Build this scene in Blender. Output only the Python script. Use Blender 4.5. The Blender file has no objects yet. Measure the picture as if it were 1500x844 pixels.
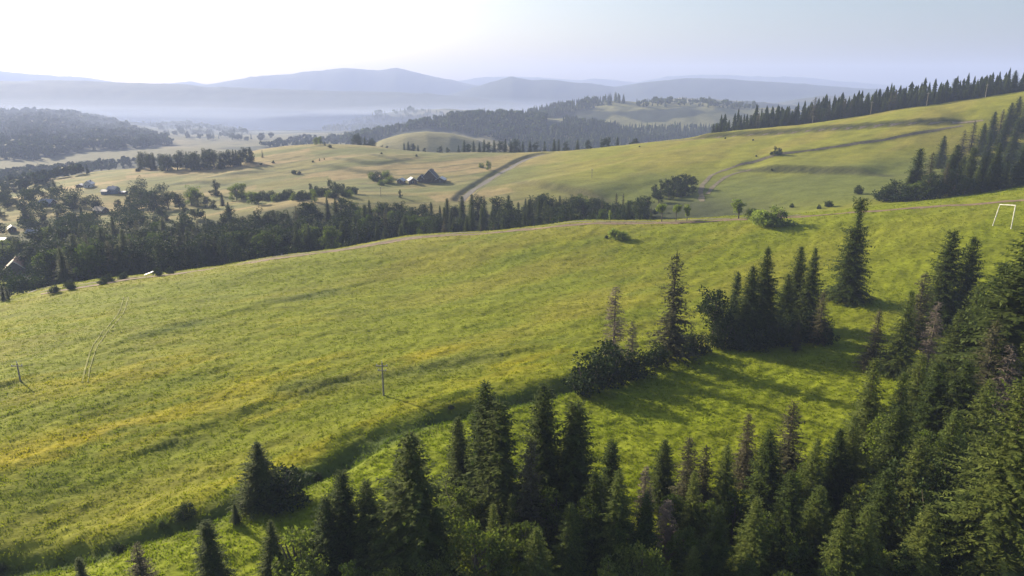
import bpy, math, random
import numpy as np

# ------------------------------------------------------------------ camera, sky, sun, exposure
SC = bpy.context.scene
COL = SC.collection
CAM_Z = 50.0
PITCH = math.atan(292.0 / 1032.0)
FPX = 1032.0                                    # focal length in pixels of the 1500 px wide photograph
cam_data = bpy.data.cameras.new('camera')
cam_data.sensor_width = 36.0
cam_data.lens = 36.0 * FPX / 1500.0
cam_data.clip_start = 0.5
cam_data.clip_end = 30000.0
cam = bpy.data.objects.new('camera', cam_data)
COL.objects.link(cam)
cam.location = (0, 0, CAM_Z)
cam.rotation_euler = (math.pi / 2 - PITCH, 0, 0)
SC.camera = cam

SUN_AZ = math.radians(-47.0)                    # from straight ahead (+Y), negative is to the left
SUN_EL = math.radians(20.0)
world = bpy.data.worlds.new('World')
SC.world = world
world.use_nodes = True
wn, wl = world.node_tree.nodes, world.node_tree.links
wn.clear()
w_out = wn.new('ShaderNodeOutputWorld')
w_bg = wn.new('ShaderNodeBackground')
w_sky = wn.new('ShaderNodeTexSky')
w_sky.sky_type = 'NISHITA'
w_sky.sun_disc = False
w_sky.sun_elevation = SUN_EL
w_sky.sun_rotation = SUN_AZ                      # clockwise from +Y seen from above
w_sky.altitude = 700
w_sky.air_density = 1.0
w_sky.dust_density = 5.0
w_sky.ozone_density = 1.5
w_bg.inputs['Strength'].default_value = 0.075
wl.new(w_sky.outputs[0], w_bg.inputs['Color'])
wl.new(w_bg.outputs[0], w_out.inputs['Surface'])

sun_data = bpy.data.lights.new('sun', 'SUN')
sun_data.energy = 5.0
sun_data.angle = math.radians(0.55)
sun_data.color = (1.0, 0.87, 0.62)
sun = bpy.data.objects.new('sun', sun_data)
COL.objects.link(sun)
sun.location = (-150, 140, 120)
sx, sy, sz = math.sin(SUN_AZ) * math.cos(SUN_EL), math.cos(SUN_AZ) * math.cos(SUN_EL), math.sin(SUN_EL)
from mathutils import Vector, Matrix
sun.rotation_euler = Vector((sx, sy, sz)).to_track_quat('Z', 'Y').to_euler()

SC.view_settings.view_transform = 'Standard'
SC.view_settings.look = 'None'
SC.view_settings.gamma = 1.0
SC.view_settings.use_curve_mapping = False
SC.view_settings.exposure = 1.24
SC.render.engine = 'CYCLES'
SC.cycles.use_denoising = True
SC.cycles.denoiser = 'OPENIMAGEDENOISE'
SC.cycles.max_bounces = 6
SC.cycles.diffuse_bounces = 3
SC.cycles.transmission_bounces = 4
SC.cycles.transparent_max_bounces = 8
SC.cycles.volume_bounces = 1

# ------------------------------------------------------------------ helpers: view geometry and noise
CP, SP = math.cos(PITCH), math.sin(PITCH)

def slope(v):
    """Fall per metre of forward distance along the sight line of photo row v."""
    y = (422.0 - np.asarray(v, float)) / FPX
    return (SP - y * CP) / (CP + y * SP)

def place_xz(u, v, d):
    """World x and z of the point seen at (u, v) at forward distance d."""
    z = CAM_Z - d * slope(v)
    x = (u - 750.0) / FPX * (d * CP + (CAM_Z - z) * SP)
    return x, z

def x_at(u, d, z):
    return (u - 750.0) / FPX * (d * CP + (CAM_Z - z) * SP)

def to_px(x, y, z):
    dz = z - CAM_Z
    depth = y * CP - dz * SP
    up = y * SP + dz * CP
    return 750.0 + FPX * x / depth, 422.0 - FPX * up / depth

_tabs = {}
def vnoise(x, y, seed=0):
    """Smooth value noise in 0..1."""
    if seed not in _tabs:
        _tabs[seed] = np.random.RandomState(seed + 11).rand(256, 256)
    T = _tabs[seed]
    xi, yi = np.floor(x).astype(int), np.floor(y).astype(int)
    fx, fy = x - xi, y - yi
    fx, fy = fx * fx * (3 - 2 * fx), fy * fy * (3 - 2 * fy)
    x0, x1, y0, y1 = xi & 255, (xi + 1) & 255, yi & 255, (yi + 1) & 255
    return (T[x0, y0] * (1 - fx) + T[x1, y0] * fx) * (1 - fy) + (T[x0, y1] * (1 - fx) + T[x1, y1] * fx) * fy

def fbm(x, y, seed=0, octaves=4):
    s, a, n = 0.0, 1.0, 0.0
    for k in range(octaves):
        s = s + a * vnoise(x * 2 ** k + 17.3 * k, y * 2 ** k - 9.1 * k, seed + k)
        n += a
        a *= 0.5
    return s / n

def sstep(a, b, x):
    t = np.clip((x - a) / (b - a), 0, 1)
    return t * t * (3 - 2 * t)

# ------------------------------------------------------------------ terrain height function
RIDGE = [(-250, 520, 165, 12), (0, 447, 198, 12), (60, 428, 212, 12), (200, 405, 226, 12), (400, 377, 243, 13), (600, 346, 265, 14),
         (850, 324, 268, 13), (1100, 316, 258, 10), (1300, 302, 243, 7), (1500, 286, 232, 4), (1750, 270, 215, 3)]
CTRL = [(-250, 835, 66), (0, 835, 70), (300, 765, 74), (450, 700, 84), (620, 615, 99), (780, 575, 109), (900, 545, 118),
        (600, 844, 63), (1000, 844, 63), (1400, 844, 61), (100, 600, 108), (0, 520, 140), (300, 480, 153), (300, 420, 195),
        (600, 450, 172), (600, 400, 212), (900, 450, 165), (900, 380, 215), (1100, 500, 138), (1100, 400, 190), (1300, 500, 134),
        (1300, 400, 180), (1470, 328, 200), (1500, 420, 158), (1500, 550, 112), (1750, 450, 140), (1750, 600, 95),
        (800, 300, 375), (900, 295, 372), (1000, 300, 350), (1100, 300, 335), (1250, 292, 315), (1400, 285, 300), (1480, 235, 400),
        (800, 260, 445), (1000, 245, 440), (1100, 245, 430), (1250, 230, 430), (1400, 210, 440), (1500, 190, 450), (1750, 170, 440),
        (640, 268, 455), (550, 285, 400), (450, 300, 365), (420, 290, 400), (350, 300, 395), (500, 250, 500), (300, 290, 430), (420, 245, 530),
        (200, 300, 425), (150, 278, 480), (70, 300, 430), (30, 380, 310), (0, 330, 380), (100, 350, 340), (700, 262, 460), (750, 240, 510),
        (300, 240, 640), (200, 247, 620), (100, 258, 590), (0, 285, 520), (-250, 320, 480), (-250, 400, 320)]
CREST = [(370, 222, 680), (420, 215, 660), (480, 212, 650), (550, 215, 630), (620, 222, 600), (700, 223, 580), (800, 222, 565), (950, 209, 560),
         (1100, 194, 560), (1300, 165, 545), (1500, 134, 525), (1750, 100, 505)]
RAW = [(-60, 30, 1), (0, 30, 3), (60, 30, 4), (0, 0, 5), (100, 60, 5), (150, 90, 9), (-120, 60, -5), (-200, 100, -16), (-150, 0, -6), (150, 0, 10),
       (0, -60, 6), (-500, 400, -26), (-500, 700, -40), (-650, 550, -40), (-300, 760, -44), (-100, 790, -40), (200, 740, -16)]

def _ctrl():
    P = []
    for u, v, d in CTRL:
        x, z = place_xz(u, v, d)
        P.append((x, d, z))
    for u, v, d, drop in RIDGE:
        x, z = place_xz(u, v, d)
        P.append((x, d, z))
        for dd, k in ((14, 0.28), (36, 0.85), (62, 1.0)):
            P.append((x * (d + dd) / d, d + dd, z - k * drop))
    for u, v, d in CREST:
        x, z = place_xz(u, v, d)
        P.append((x, d, z))
        k = 1.0 if u < 1150 else 0.6
        P.append((x * (d + 70) / d, d + 70, z - 13 * k))
        P.append((x * (d + 150) / d, d + 150, z - 26 * k))
    P += RAW
    return np.array(P, float)

_P = _ctrl()
_S = 100.0

def _phi(r2):
    return 0.5 * r2 * np.log(r2 + 1e-9)

def _solve():
    X = _P[:, :2] / _S
    n = len(X)
    r2 = ((X[:, None] - X[None]) ** 2).sum(-1)
    A = np.zeros((n + 3, n + 3))
    A[:n, :n] = _phi(r2) + np.eye(n) * 0.002
    A[:n, n] = 1
    A[:n, n + 1:] = X
    A[n:, :n] = A[:n, n:].T
    b = np.zeros(n + 3)
    b[:n] = _P[:, 2]
    return X, np.linalg.solve(A, b)

_X, _W = _solve()

def near_height(x, y):
    shp = np.shape(x)
    q = np.stack([np.ravel(x), np.ravel(y)], 1) / _S
    out = np.empty(len(q))
    n = len(_X)
    for i in range(0, len(q), 20000):
        c = q[i:i + 20000]
        r2 = ((c[:, None] - _X[None]) ** 2).sum(-1)
        out[i:i + 20000] = _phi(r2) @ _W[:n] + _W[n] + c @ _W[n + 1:]
    return out.reshape(shp)

# far ridges: forward distance, front width, back width, skyline (photo column, row)
FAR = [
    (1900, 1050, 450, [(-500, 140), (-300, 150), (-50, 160), (0, 168), (60, 168), (110, 172), (150, 176), (220, 182), (300, 184), (340, 192), (400, 205), (450, 225)]),
    (900, 150, 160, [(520, 226), (560, 205), (590, 196), (625, 192), (660, 195), (700, 205), (745, 226)]),
    (1400, 260, 240, [(440, 226), (500, 207), (560, 196), (620, 184), (680, 174), (720, 169), (800, 175), (900, 190), (980, 215)]),
    (2300, 450, 400, [(400, 215), (460, 195), (520, 176), (560, 166), (600, 160), (650, 160), (720, 165), (780, 175), (850, 190)]),
    (1700, 430, 300, [(600, 205), (640, 195), (720, 180), (800, 164), (850, 154), (900, 147), (940, 150), (1000, 151), (1060, 154), (1110, 158), (1250, 168), (1500, 180)]),
    (2500, 400, 400, [(860, 170), (910, 155), (960, 147), (1000, 144), (1060, 147), (1120, 152), (1250, 160), (1500, 170)]),
    (3200, 600, 500, [(1050, 170), (1100, 157), (1160, 147), (1200, 141), (1300, 138), (1500, 132), (1800, 125)]),
    (3900, 1300, 800, [(-900, 112), (-400, 116), (0, 119), (120, 118), (150, 120), (250, 123), (300, 127), (400, 130), (480, 133), (600, 136), (680, 141), (760, 152), (820, 170)]),
    (5600, 1100, 800, [(120, 150), (260, 128), (300, 124), (380, 112), (430, 108), (500, 100), (555, 103), (580, 99.5), (600, 104), (640, 113), (680, 121), (750, 136), (850, 152)]),
    (6600, 900, 700, [(-900, 92), (-400, 95), (0, 104), (60, 110), (130, 114), (200, 125), (280, 120), (310, 125), (420, 140)]),
    (4500, 900, 700, [(620, 150), (680, 133), (720, 120), (750, 113), (780, 118), (810, 117), (850, 122), (900, 127), (950, 120), (1000, 115), (1060, 115), (1100, 118), (1150, 121), (1200, 125), (1300, 132), (1500, 140), (1900, 140)]),
    (7300, 900, 600, [(600, 132), (680, 117), (710, 113), (750, 112), (800, 114), (850, 118), (870, 115), (900, 117), (930, 121), (980, 112), (1050, 109), (1100, 112), (1180, 113), (1240, 120), (1300, 124), (1400, 128), (1600, 122), (2000, 120)]),
]

def far_height(x, y):
    d = np.maximum(y, 1.0)
    floor = -45.0 - 45.0 * sstep(1600, 2600, d) - 40 * sstep(3200, 5000, d)
    floor = floor + 10 * (fbm(x / 300.0, y / 300.0, 40, 3) - 0.5)
    h = floor
    for i, (D, wf, wb, prof) in enumerate(FAR):
        us = np.array([p[0] for p in prof], float)
        vs = np.array([p[1] for p in prof], float)
        zs = CAM_Z - D * slope(vs)
        ts = (us - 750.0) / FPX * (CP + slope(vs) * SP)
        t = x / d + (0.0012 * D / 1000.0) * 0
        top = np.interp(t, ts, zs, left=-400, right=-400)
        rough = (fbm(t * D / 90.0, y / 140.0, 50 + i, 4) - 0.5)
        rel = (d - D)
        shape = np.where(rel < 0, 1 - sstep(0, 1, -rel / wf), 1 - sstep(0, 1, rel / wb))
        z = floor + (top - floor) * shape + rough * (0.012 * D if D < 3000 else 0.004 * D) * np.clip(shape * 1.2, 0, 1) * np.where(np.abs(rel) < 30, 0.35, 1.0)
        h = np.maximum(h, np.where(top > floor, z, floor))
    return h

# lines along which the ground is cut or banked: (points, depth, half width)
def poly_dist(x, y, pts):
    best = np.full(np.shape(x), 1e9)
    side = np.zeros(np.shape(x))
    for (ax, ay), (bx, by) in zip(pts[:-1], pts[1:]):
        dx, dy = bx - ax, by - ay
        L2 = dx * dx + dy * dy + 1e-9
        t = np.clip(((x - ax) * dx + (y - ay) * dy) / L2, 0, 1)
        ex, ey = x - ax - t * dx, y - ay - t * dy
        e = ex * ex + ey * ey
        m = e < best
        best = np.where(m, e, best)
        side = np.where(m, np.sign(dx * ey - dy * ex), side)
    return np.sqrt(best), side

def line_taper(x, y, pts, run=20.0):
    """1 along a polyline, fading to 0 at its two ends."""
    best = np.full(np.shape(x), 1e9)
    along = np.zeros(np.shape(x))
    total = 0.0
    for (ax, ay), (bx, by) in zip(pts[:-1], pts[1:]):
        dx, dy = bx - ax, by - ay
        L = math.hypot(dx, dy) + 1e-9
        t = np.clip(((x - ax) * dx + (y - ay) * dy) / (L * L), 0, 1)
        e = (x - ax - t * dx) ** 2 + (y - ay - t * dy) ** 2
        m = e < best
        best = np.where(m, e, best)
        along = np.where(m, total + t * L, along)
        total += L
    return sstep(0, run, along) * sstep(0, run, total - along)

def smooth_base(x, y):
    w = sstep(690, 860, y)
    hn = near_height(x, y)
    h = hn * (1 - w) + np.minimum(hn, -30.0) * 0 + far_height(x, y) * w
    return np.where((y > 800), np.maximum(h, far_height(x, y)), h)

def ray_ground(u, v, fn=None, dmax=3000.0):
    """Forward distance at which the sight line of photo point (u, v) first meets the ground."""
    d = np.exp(np.linspace(math.log(40), math.log(dmax), 1500))
    x, z = place_xz(u, v, d)
    g = (fn or smooth_base)(x, d)
    below = np.nonzero(z < g)[0]
    if len(below) == 0:
        return None
    i = below[0]
    if i == 0:
        return float(d[0])
    a, b = z[i - 1] - g[i - 1], z[i] - g[i]
    return float(d[i - 1] + (d[i] - d[i - 1]) * a / (a - b))

def trace(pts, dd=0.0, limit=1200.0):
    """Photo polyline -> points on the ground (x, y)."""
    out = []
    for p in pts:
        u, v = p[0], p[1]
        d = p[2] if len(p) > 2 else ray_ground(u, v)
        if d is None or d > limit:
            continue
        x, z = place_xz(u, v, d)
        if len(p) > 2:
            x = float(x_at(u, d, smooth_base(np.array([x]), np.array([d]))[0]))
        out.append((float(x), float(d + dd)))
    return out

def smooth_line(pts, step=3.0):
    P = np.array(pts, float)
    for _ in range(3):
        Q = [P[0]]
        for a, b in zip(P[:-1], P[1:]):
            Q += [a * 0.75 + b * 0.25, a * 0.25 + b * 0.75]
        Q.append(P[-1])
        P = np.array(Q)
    seg = np.r_[0, np.cumsum(np.hypot(*(P[1:] - P[:-1]).T))]
    n = max(2, int(seg[-1] / step))
    s = np.linspace(0, seg[-1], n)
    return np.stack([np.interp(s, seg, P[:, 0]), np.interp(s, seg, P[:, 1])], 1)

def ridge_line(us, back):
    ru, rv, rd = [r[0] for r in RIDGE], [r[1] for r in RIDGE], [r[2] for r in RIDGE]
    return trace([(u, float(np.interp(u, ru, rv)), float(np.interp(u, ru, rd)) - back) for u in us])
PATH_A = smooth_line(ridge_line([60, 140, 220, 300, 400, 500, 600, 700, 800, 900, 1000, 1100, 1200, 1300, 1400, 1520], 9), 2.5)
PATH_B = smooth_line(ridge_line([60, 160, 260, 400, 520, 640, 760, 850, 950, 1060, 1180], 3.0), 2.5)
TRACK_A = smooth_line(trace([(1028, 292, 352), (1026, 276), (1032, 264), (1048, 253), (1080, 243), (1130, 232), (1200, 222), (1280, 209), (1350, 196), (1410, 183)], limit=620), 3.0)
TRACK_B = smooth_line(trace([(1036, 284), (1044, 272), (1056, 262), (1075, 254), (1100, 250)]), 3.0)
GULLY = smooth_line([(-130, 40), (-95, 56)] + trace([(0, 832), (110, 815), (200, 790), (300, 758), (360, 735), (430, 712), (500, 672), (560, 640), (610, 618), (680, 600), (760, 583), (840, 562), (900, 545)]), 4.0)
BANK_FIELD = smooth_line(trace([(0, 572), (60, 562), (130, 520), (250, 485), (380, 452), (480, 430)]), 6.0)
BANK_MID = smooth_line(trace([(270, 640), (360, 605), (440, 578), (520, 545)]), 5.0)
BANK_MID2 = smooth_line(trace([(430, 570), (520, 548), (570, 552), (650, 540), (720, 522)]), 5.0)
BANK_UP = smooth_line(trace([(860, 216), (1000, 206), (1125, 197), (1225, 191), (1300, 187), (1380, 181), (1440, 176)], limit=600), 6.0)
BANK_LOW = smooth_line(trace([(1085, 250), (1160, 252), (1240, 255), (1320, 259)]), 6.0)
BANK_LEFT = smooth_line(trace([(755, 268), (800, 277), (850, 286), (905, 296)]), 6.0)
BANK_FIELDS = [smooth_line(trace(p), 6.0) for p in (
    [(490, 233), (520, 240), (545, 244), (580, 238), (610, 232)], [(460, 243), (500, 248), (540, 254), (590, 256)],
    [(420, 255), (445, 250), (470, 244)], [(545, 228), (575, 236), (600, 240)], [(300, 262), (350, 258), (400, 252)], [(235, 272), (280, 268), (330, 272)])]
ROAD = smooth_line(trace([(676, 292), (690, 277), (715, 262), (740, 248), (762, 235), (780, 228), (800, 224)]), 4.0)

def detail(x, y):
    """Relief on top of the smooth ground: ditches, banks, tussocks."""
    h = np.zeros(np.shape(x))
    near = (y < 330)
    wob = (vnoise(x / 7.0, y / 7.0, 5) - 0.5) * 3.0
    d, s = poly_dist(x, y, GULLY[::3])
    fade = sstep(150, 122, y) * 1.0
    h -= fade * (0.4 + 1.9 * vnoise(x / 12.0, y / 12.0, 6)) * np.exp(-((d + wob * 0.6) / 1.9) ** 2)
    h += fade * 0.6 * vnoise(x / 11.0, y / 11.0, 7) * np.exp(-((d - 6.5) / 3.0) ** 2) * (s > 0)
    d, s = poly_dist(x, y, BANK_FIELD[::4])
    h += 0.4 * (s > 0) * sstep(0, 2.0, d + wob * .3) * np.exp(-d / 20.0)
    for L, a in ((BANK_MID, 0.42), (BANK_MID2, 0.3)):
        d, s = poly_dist(x, y, L[::3])
        h += a * (s > 0) * sstep(0, 2.0, d + wob * .3) * np.exp(-d / 16.0)
    for L, a, w in ((BANK_UP, 3.2, 50.0), (BANK_LOW, 3.8, 40.0), (BANK_LEFT, 3.4, 40.0), (TRACK_A[len(TRACK_A) // 3:], 1.3, 25.0)):
        d, s = poly_dist(x, y, L[::3])
        sd = s * d
        h += a * sstep(-2.5, 3.5, sd) * np.exp(-np.maximum(sd, 0) / w) * line_taper(x, y, L[::3])
    for L in BANK_FIELDS:
        if len(L) > 1:
            d, s = poly_dist(x, y, L[::2])
            sd = s * d
            h += 1.5 * sstep(-2.5, 3.5, sd) * np.exp(-np.maximum(sd, 0) / 25.0) * line_taper(x, y, L[::2])
    d, s = poly_dist(x, y, ROAD[::3])
    h += -1.5 * np.exp(-(d / 4.6) ** 4)
    # rolling and tussocks
    a = 0.62
    rx, ry = x * math.cos(a) + y * math.sin(a), -x * math.sin(a) + y * math.cos(a)
    h += 1.3 * (fbm(x / 38.0, y / 38.0, 3, 3) - 0.5) * sstep(20, 60, y) * (1 - sstep(330, 420, y)) + 2.2 * (fbm(x / 60.0, y / 60.0, 8, 3) - 0.5) * sstep(300, 420, y) * (1 - sstep(650, 800, y))
    k = 1 - sstep(260, 420, y)
    for L in (PATH_A, PATH_B):
        d, s = poly_dist(x, y, L[::4])
        k = k * sstep(1.6, 3.2, d)
        h -= 0.25 * np.exp(-(d / 2.4) ** 2)
    h += k * 0.34 * (vnoise(rx / 6.5, ry / 3.2, 21) - 0.5)
    h += k * 0.30 * (vnoise(rx / 2.6, ry / 1.4, 22) - 0.5)
    h += k * 0.18 * (vnoise(rx / 1.1, ry / 0.8, 23) - 0.5)
    h += (1 - k) * 0.9 * (fbm(rx / 14.0, ry / 7.0, 24, 3) - 0.5) * (1 - sstep(700, 900, y))
    return h

def ground(x, y):
    x, y = np.atleast_1d(np.asarray(x, float)), np.atleast_1d(np.asarray(y, float))
    return smooth_base(x, y) + detail(x, y)

# ------------------------------------------------------------------ material helpers
def new_mat(name):
    m = bpy.data.materials.new(name)
    m.use_nodes = True
    m.node_tree.nodes.clear()
    out = m.node_tree.nodes.new('ShaderNodeOutputMaterial')
    return m, m.node_tree.nodes, m.node_tree.links, out

def plain_mat(name, col, rough=0.8, var=0.15, scale=3.0, metallic=0.0, bump=0.0):
    m, n, l, out = new_mat(name)
    b = n.new('ShaderNodeBsdfPrincipled')
    b.inputs['Roughness'].default_value = rough
    b.inputs['Metallic'].default_value = metallic
    tc = n.new('ShaderNodeTexCoord')
    nz = n.new('ShaderNodeTexNoise')
    nz.inputs['Scale'].default_value = scale
    nz.inputs['Detail'].default_value = 5
    l.new(tc.outputs['Object'], nz.inputs['Vector'])
    mr = n.new('ShaderNodeMapRange')
    mr.inputs['From Min'].default_value, mr.inputs['From Max'].default_value = 0.3, 0.7
    mr.inputs['To Min'].default_value, mr.inputs['To Max'].default_value = 1 - var, 1 + var
    l.new(nz.outputs['Fac'], mr.inputs['Value'])
    mx = n.new('ShaderNodeVectorMath')
    mx.operation = 'SCALE'
    mx.inputs[0].default_value = col
    l.new(mr.outputs['Result'], mx.inputs['Scale'])
    l.new(mx.outputs['Vector'], b.inputs['Base Color'])
    if bump:
        bp = n.new('ShaderNodeBump')
        bp.inputs['Strength'].default_value = bump
        bp.inputs['Distance'].default_value = 0.05
        l.new(nz.outputs['Fac'], bp.inputs['Height'])
        l.new(bp.outputs['Normal'], b.inputs['Normal'])
    l.new(b.outputs[0], out.inputs['Surface'])
    return m

def make_ground_mat():
    m, n, l, out = new_mat('ground_cover')
    at = n.new('ShaderNodeAttribute')
    at.attribute_name = 'cover'
    geo = n.new('ShaderNodeNewGeometry')
    mp = n.new('ShaderNodeMapping')
    mp.inputs['Rotation'].default_value = (0, 0, -0.62)
    mp.inputs['Scale'].default_value = (0.55, 1.0, 1.0)
    l.new(geo.outputs['Position'], mp.inputs['Vector'])
    def noise(scale, detail):
        nz = n.new('ShaderNodeTexNoise')
        nz.inputs['Scale'].default_value = scale
        nz.inputs['Detail'].default_value = detail
        nz.inputs['Roughness'].default_value = 0.62
        l.new(mp.outputs[0], nz.inputs['Vector'])
        return nz
    fine, mid = noise(1.4, 6), noise(0.16, 5)
    def rng(src, a, b):
        mr = n.new('ShaderNodeMapRange')
        mr.inputs['From Min'].default_value, mr.inputs['From Max'].default_value = 0.3, 0.7
        mr.inputs['To Min'].default_value, mr.inputs['To Max'].default_value = a, b
        l.new(src.outputs['Fac'], mr.inputs['Value'])
        return mr
    r1, r2 = rng(fine, 0.75, 1.25), rng(mid, 0.8, 1.2)
    mu = n.new('ShaderNodeMath')
    mu.operation = 'MULTIPLY'
    l.new(r1.outputs[0], mu.inputs[0])
    l.new(r2.outputs[0], mu.inputs[1])
    sc = n.new('ShaderNodeVectorMath')
    sc.operation = 'SCALE'
    l.new(at.outputs['Color'], sc.inputs[0])
    l.new(mu.outputs[0], sc.inputs['Scale'])
    bp = n.new('ShaderNodeBump')
    bp.inputs['Strength'].default_value = 0.55
    bp.inputs['Distance'].default_value = 0.35
    l.new(fine.outputs['Fac'], bp.inputs['Height'])
    b = n.new('ShaderNodeBsdfPrincipled')
    b.inputs['Roughness'].default_value = 0.95
    b.inputs['Specular IOR Level'].default_value = 0.1
    l.new(sc.outputs[0], b.inputs['Base Color'])
    l.new(bp.outputs[0], b.inputs['Normal'])
    l.new(b.outputs[0], out.inputs['Surface'])
    return m

def leaf_mat(name, col, col2, trans=0.35, attr=None, rough=0.7, spread=0.3):
    """Two-sided leaf: diffuse plus translucent, colour varied between plants and from spray to spray."""
    m, n, l, out = new_mat(name)
    info = n.new('ShaderNodeObjectInfo')
    geo = n.new('ShaderNodeNewGeometry')
    nz = n.new('ShaderNodeTexNoise')
    nz.inputs['Scale'].default_value = 0.9
    nz.inputs['Detail'].default_value = 4
    l.new(geo.outputs['Position'], nz.inputs['Vector'])
    if attr:
        at = n.new('ShaderNodeAttribute')
        at.attribute_type = 'INSTANCER'
        at.attribute_name = attr
        base = at.outputs['Color']
    else:
        ad = n.new('ShaderNodeMath')
        ad.operation = 'MULTIPLY_ADD'
        ad.inputs[1].default_value = 0.6
        l.new(info.outputs['Random'], ad.inputs[0])
        sb = n.new('ShaderNodeMath')
        sb.operation = 'MULTIPLY_ADD'
        sb.inputs[1].default_value = 1.4
        sb.inputs[2].default_value = -0.5
        l.new(nz.outputs['Fac'], sb.inputs[0])
        l.new(sb.outputs[0], ad.inputs[2])
        mx = n.new('ShaderNodeMix')
        mx.data_type = 'RGBA'
        mx.inputs[6].default_value = (*col, 1)
        mx.inputs[7].default_value = (*col2, 1)
        l.new(ad.outputs[0], mx.inputs[0])
        base = mx.outputs[2]
    rnd = n.new('ShaderNodeMapRange')
    rnd.inputs['To Min'].default_value, rnd.inputs['To Max'].default_value = 1 - spread, 1 + spread
    l.new(geo.outputs['Random Per Island'], rnd.inputs['Value'])
    sc = n.new('ShaderNodeVectorMath')
    sc.operation = 'SCALE'
    l.new(base, sc.inputs[0])
    l.new(rnd.outputs[0], sc.inputs['Scale'])
    df = n.new('ShaderNodeBsdfPrincipled')
    df.inputs['Roughness'].default_value = rough
    df.inputs['Specular IOR Level'].default_value = 0.06
    tr = n.new('ShaderNodeBsdfTranslucent')
    warm = n.new('ShaderNodeVectorMath')
    warm.operation = 'MULTIPLY'
    warm.inputs[1].default_value = (1.2, 1.35, 0.5)
    l.new(sc.outputs[0], df.inputs['Base Color'])
    l.new(sc.outputs[0], warm.inputs[0])
    l.new(warm.outputs[0], tr.inputs['Color'])
    ms = n.new('ShaderNodeMixShader')
    ms.inputs[0].default_value = trans
    l.new(df.outputs[0], ms.inputs[1])
    l.new(tr.outputs[0], ms.inputs[2])
    l.new(ms.outputs[0], out.inputs['Surface'])
    return m

M_GROUND = make_ground_mat()
M_GRASS = leaf_mat('grass_blades', (0, 0, 0), (0, 0, 0), 0.42, attr='tuft_col', spread=0.15)

# ------------------------------------------------------------------ terrain mesh
def mix3(a, b, w):
    return a * (1 - w[..., None]) + np.asarray(b) * w[..., None]

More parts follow.
